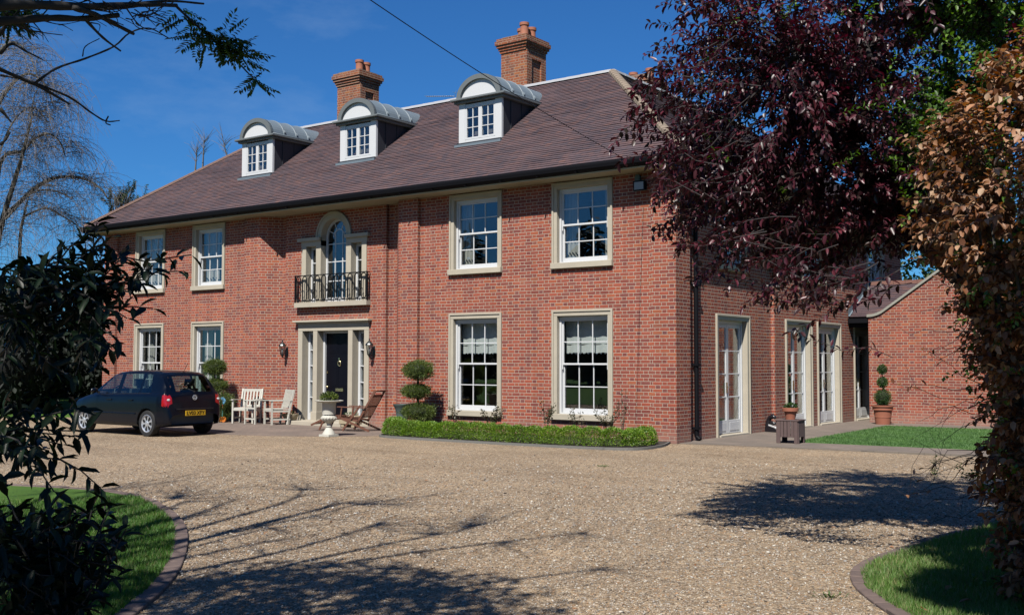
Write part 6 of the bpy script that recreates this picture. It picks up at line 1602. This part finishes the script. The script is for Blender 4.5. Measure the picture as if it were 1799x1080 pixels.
# ---- weeping birch far left, bare
W0 = np.array([-23.5, -2.6, 0.0]); wb = empty('weeping_birch', tuple(W0), 0, 'tall bare weeping tree with hanging twigs, left of the house', 'tree')
DW = 38.0
br = MB(); tw = MB()
def wat(a, b, d=DW): return np.array(at(a, b, d)) - W0
arcs = [([(-30, 640), (-10, 460), (5, 385), (25, 320), (40, 270), (55, 210)], .20, .05), ([(-30, 640), (-15, 430), (40, 350), (90, 315), (140, 312), (175, 330), (190, 350)], .16, .03), ([(-10, 460), (0, 290), (40, 265), (60, 245), (85, 235), (105, 250), (115, 275)], .11, .025),
        ([(30, 640), (35, 430), (42, 380), (50, 345)], .12, .03), ([(42, 380), (80, 366), (110, 380), (140, 400), (165, 430)], .06, .02), ([(10, 385), (55, 340), (95, 335), (130, 350)], .06, .02), ([(-40, 300), (-10, 200), (20, 150), (50, 130), (80, 150), (95, 190)], .12, .02),
        ([(-60, 300), (-30, 160), (0, 90), (25, 75), (50, 95), (65, 130)], .10, .02), ([(-20, 330), (10, 240), (35, 200), (60, 190), (85, 215)], .06, .02), ([(55, 210), (60, 170), (70, 150)], .04, .015)]
hub = []
for pts, r0, r1 in arcs:
    P = catmull([wat(a, b, DW + rng.normal() * .5) for a, b in pts], 6); P = [np.array(p) for p in P]; br.tube(P, list(np.linspace(r0 * .62, r1 * .7, len(P))), 6); hub += P[6:]
hub = np.array(hub)
for k in range(1000):
    h0 = hub[rng.integers(len(hub))]; v = rng.normal(0, 1, 3); v[2] = abs(v[2]) * .35; L = rng.uniform(.8, 2.4); v = v / np.linalg.norm(v)
    side = rng.random() < .65
    r3 = np.array(CM @ Vector((1, 0, 0))) * (1 if side else -1) * abs(rng.normal()) + rng.normal(0, .5, 3); r3[2] = .35; r3 /= np.linalg.norm(r3)
    p = [h0 + rng.normal(0, .1, 3)]; d = r3.copy(); m = 7
    for j in range(m): d = d + np.array([0, 0, -.15 - .05 * j]) + rng.normal(0, .07, 3); d /= np.linalg.norm(d); p.append(p[-1] + d * L / m)
    tw.tube(p, list(np.linspace(.008, .003, m + 1)), 3, cap=False)
    for j in range(3):
        q = p[rng.integers(2, m)]; d2 = rng.normal(0, .5, 3) + np.array([0, 0, -.5]); d2 /= np.linalg.norm(d2); tw.tube([q, q + d2 * .3, q + d2 * .5 + np.array([0, 0, -.25])], [.004, .003, .002], 3, cap=False)
br.build('trunk', M_greybark, wb, smooth=True); tw.build('hanging_twigs', M_birch, wb)

# ---- loose shrub top behind the left end of the roof
S0 = np.array(at(214, 640, 46)); S0[2] = 0; t = empty('small_tree', tuple(S0), 0, 'thin small-leaved tree top showing just behind the left end of the roof', 'tree'); s = MB(); bag = LeafBag()
base = np.array(at(205, 400, 46)) - S0; s.tube([(0, 0, 0), tuple(base)], [.12, .08], 6)
for k in range(60):
    e = np.array(at(218 + rng.normal() * 20, 350 + rng.normal() * 15, 46 + rng.normal() * .5)) - S0; p = crooked(base, e, 5, .06); s.tube(p, list(np.linspace(.03, .008, 6)), 3, cap=False)
    bag.add(twig_leaves(p, 34, .11, .07, t0=.75, spread=1.2))
s.build('trunk', M_dark, t); bag.build('crown', M_oak, t, 'plain')
# bare tops behind the ridge
for (a, b0, b1, lb) in ((343, 300, 262, 'slender bare treetop poking above the left slope of the roof, the shorter'), (356, 295, 240, 'slender bare treetop poking above the left slope of the roof, the taller'), (405, 300, 238, 'bare forked treetop just left of the left dormer')):
    q0 = np.array(at(a, b0, 60)); g0 = q0.copy(); g0[2] = 0; t = empty('bare_tree', tuple(g0), 0, lb, 'tree', 'bare treetops behind the roof'); s = MB()
    top = np.array(at(a + (3 if a < 400 else -15), b1, 60)) - g0; s.tube([(0, 0, 0), tuple(q0 - g0), tuple(top)], [.10, .05, .015], 5)
    for k in range(26): u = rng.uniform(.35, 1); st_ = (q0 - g0) * (1 - u) + top * u; e = st_ + np.array([rng.normal() * .35, rng.normal() * .35, rng.uniform(.3, .9)]); s.tube(crooked(st_, e, 3, .06), [.014, .010, .008, .005], 3)
    s.build('trunk', M_birch, t)

# ---- dark evergreens far left
specs = [((-24.2, -1.2), 2.2, 1.9, 4.0, 'dark yew bush immediately left of the house'), ((-27.5, .5), 2.8, 2.4, 4.4, 'broad dark yew bush behind the lawn, second from the house'), ((-31.5, 2.0), 3.2, 2.6, 4.6, 'broad dark yew bush behind the lawn, third from the house'), ((-36, 4.5), 3.4, 3.0, 4.8, 'tall dark yew bush at the left edge behind the lawn'), ((-22.3, 1.6), 1.6, 1.8, 4.6, 'narrow dark yew pressed against the left corner of the house'), ((-28.5, -5.5), 2.6, 2.2, 3.6, 'rounded dark yew bush in front of the others at the far left')]
for (x, y), rx, ry, h_, lb in specs:
    t = empty('yew_bush', (x, y, 0), 0, lb, 'bush', 'dark yew bushes left of the house'); s = MB(); s.tube([(0, 0, 0), (0, 0, h_ * .6)], [.15, .08], 7); s.build('trunk', M_dark, t)
    n = 5200; P, U = blob_pts(n, (0, 0, h_ * .48), (rx, ry, h_ * .54), .25); P = P[P[:, 2] > .02]; U = rand_unit(len(P)) * .7; n = len(P)
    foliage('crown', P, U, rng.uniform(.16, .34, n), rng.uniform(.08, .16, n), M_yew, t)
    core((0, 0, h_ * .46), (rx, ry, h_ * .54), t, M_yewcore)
t = empty('yew_hedge', (0, 0, 0), 0, 'long dark yew hedge closing the lawn behind the bushes at the far left', 'hedge')
hp = np.array([(-70.0, -22.0), (-50.0, -2.0), (-36.0, 9.0), (-21.5, 11.0)]); sg = np.r_[0, np.cumsum(np.linalg.norm(np.diff(hp, axis=0), axis=1))]
n = 9000; s_ = rng.uniform(0, sg[-1], n); P = np.stack([np.interp(s_, sg, hp[:, 0]) + rng.normal(0, .35, n), np.interp(s_, sg, hp[:, 1]) + rng.normal(0, .35, n), 3.4 * rng.random(n) ** .8 + .1 * np.sin(s_)], 1)
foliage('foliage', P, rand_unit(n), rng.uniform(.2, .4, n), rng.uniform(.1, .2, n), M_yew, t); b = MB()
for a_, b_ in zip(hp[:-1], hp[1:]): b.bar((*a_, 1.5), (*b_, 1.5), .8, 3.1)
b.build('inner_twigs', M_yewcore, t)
# ---- trees behind the house on the right, seen through the plum
for (x, y, h_, r_, lb) in ((-5.5, 34, 10, 3.6, 'green tree behind the outbuilding, nearest the house'), (.5, 36, 12, 3.8, 'tall green tree behind the outbuilding, in the middle of three'), (7, 34, 10, 3.6, 'green tree behind the outbuilding, farthest right')):
    t = empty('background_tree', (x, y, 0), 0, lb, 'tree', 'trees behind the outbuilding'); s = MB(); s.tube([(0, 0, 0), (0, 0, h_ * .6)], [.25, .12], 7); s.build('trunk', M_bark, t)
    n = 5200; P, U = blob_pts(n, (0, 0, h_ * .6), (r_, r_, h_ * .42), .2); foliage('crown', P, rand_unit(n), rng.uniform(.2, .4, n), rng.uniform(.12, .25, n), M_oak, t)
# ---- spruces and bushes across the garden, mirrored in the window panes
proto = None; k = 0
for (x, y, h_) in ((-28, -46, 12), (-22, -50, 15), (-16, -47, 11), (-35, -52, 14), (-8, -52, 12), (-44, -48, 13), (-54, -52, 15), (0, -50, 11), (8, -54, 12), (20, -50, 10), (34, -36, 12), (42, -22, 13), (46, -6, 12), (44, 10, 12)):
    if proto is None:
        proto = empty('spruce', (0, 0, 0), 0, 'tall dark spruce across the garden, seen only as a reflection in the window panes', 'tree', 'spruces across the garden'); s = MB(); s.tube([(0, 0, 0), (0, 0, 12)], [.3, .05], 7); s.build('trunk', M_bark, proto)
        n = 5000; z = 12 * (1 - np.sqrt(rng.random(n))) * .92 + .5; a = rng.uniform(0, 6.283, n); rr = (12.3 - z) * .26 * rng.uniform(.3, 1.05, n) * (1 + .2 * np.sin(z * 5)); P = np.stack([np.cos(a) * rr, np.sin(a) * rr, z], 1); D = np.stack([np.cos(a), np.sin(a), np.full(n, -.45)], 1)
        foliage('crown', P, D, rng.uniform(.4, .8, n), rng.uniform(.2, .4, n), M_spruce, proto); t = proto
    else: t = copy_tree(proto)
    t.location = (x, y, 0); s_ = h_ / 12; t.scale = (s_, s_, s_); t.rotation_euler = (0, 0, k * 1.3); k += 1

# ------------------------------------------------------------------ surfaces are kept at the low end of their range and the
# picture is exposed one stop up, as the photograph was
K = 0.5
for m in bpy.data.materials:
    if not m.use_nodes: continue
    nt = m.node_tree
    for nd in list(nt.nodes):
        if nd.type not in ('BSDF_PRINCIPLED', 'BSDF_TRANSLUCENT'): continue
        s = nd.inputs['Base Color' if nd.type == 'BSDF_PRINCIPLED' else 'Color']
        if nd.type == 'BSDF_PRINCIPLED' and nd.inputs['Metallic'].default_value > .5: continue
        if s.is_linked:
            src = s.links[0].from_socket; mx = nt.nodes.new('ShaderNodeMixRGB'); mx.blend_type = 'MULTIPLY'; mx.inputs['Fac'].default_value = 1
            mx.inputs['Color2'].default_value = (K, K, K, 1); nt.links.new(src, mx.inputs['Color1']); nt.links.new(mx.outputs[0], s)
        else:
            c = s.default_value; s.default_value = (c[0] * K, c[1] * K, c[2] * K, 1)
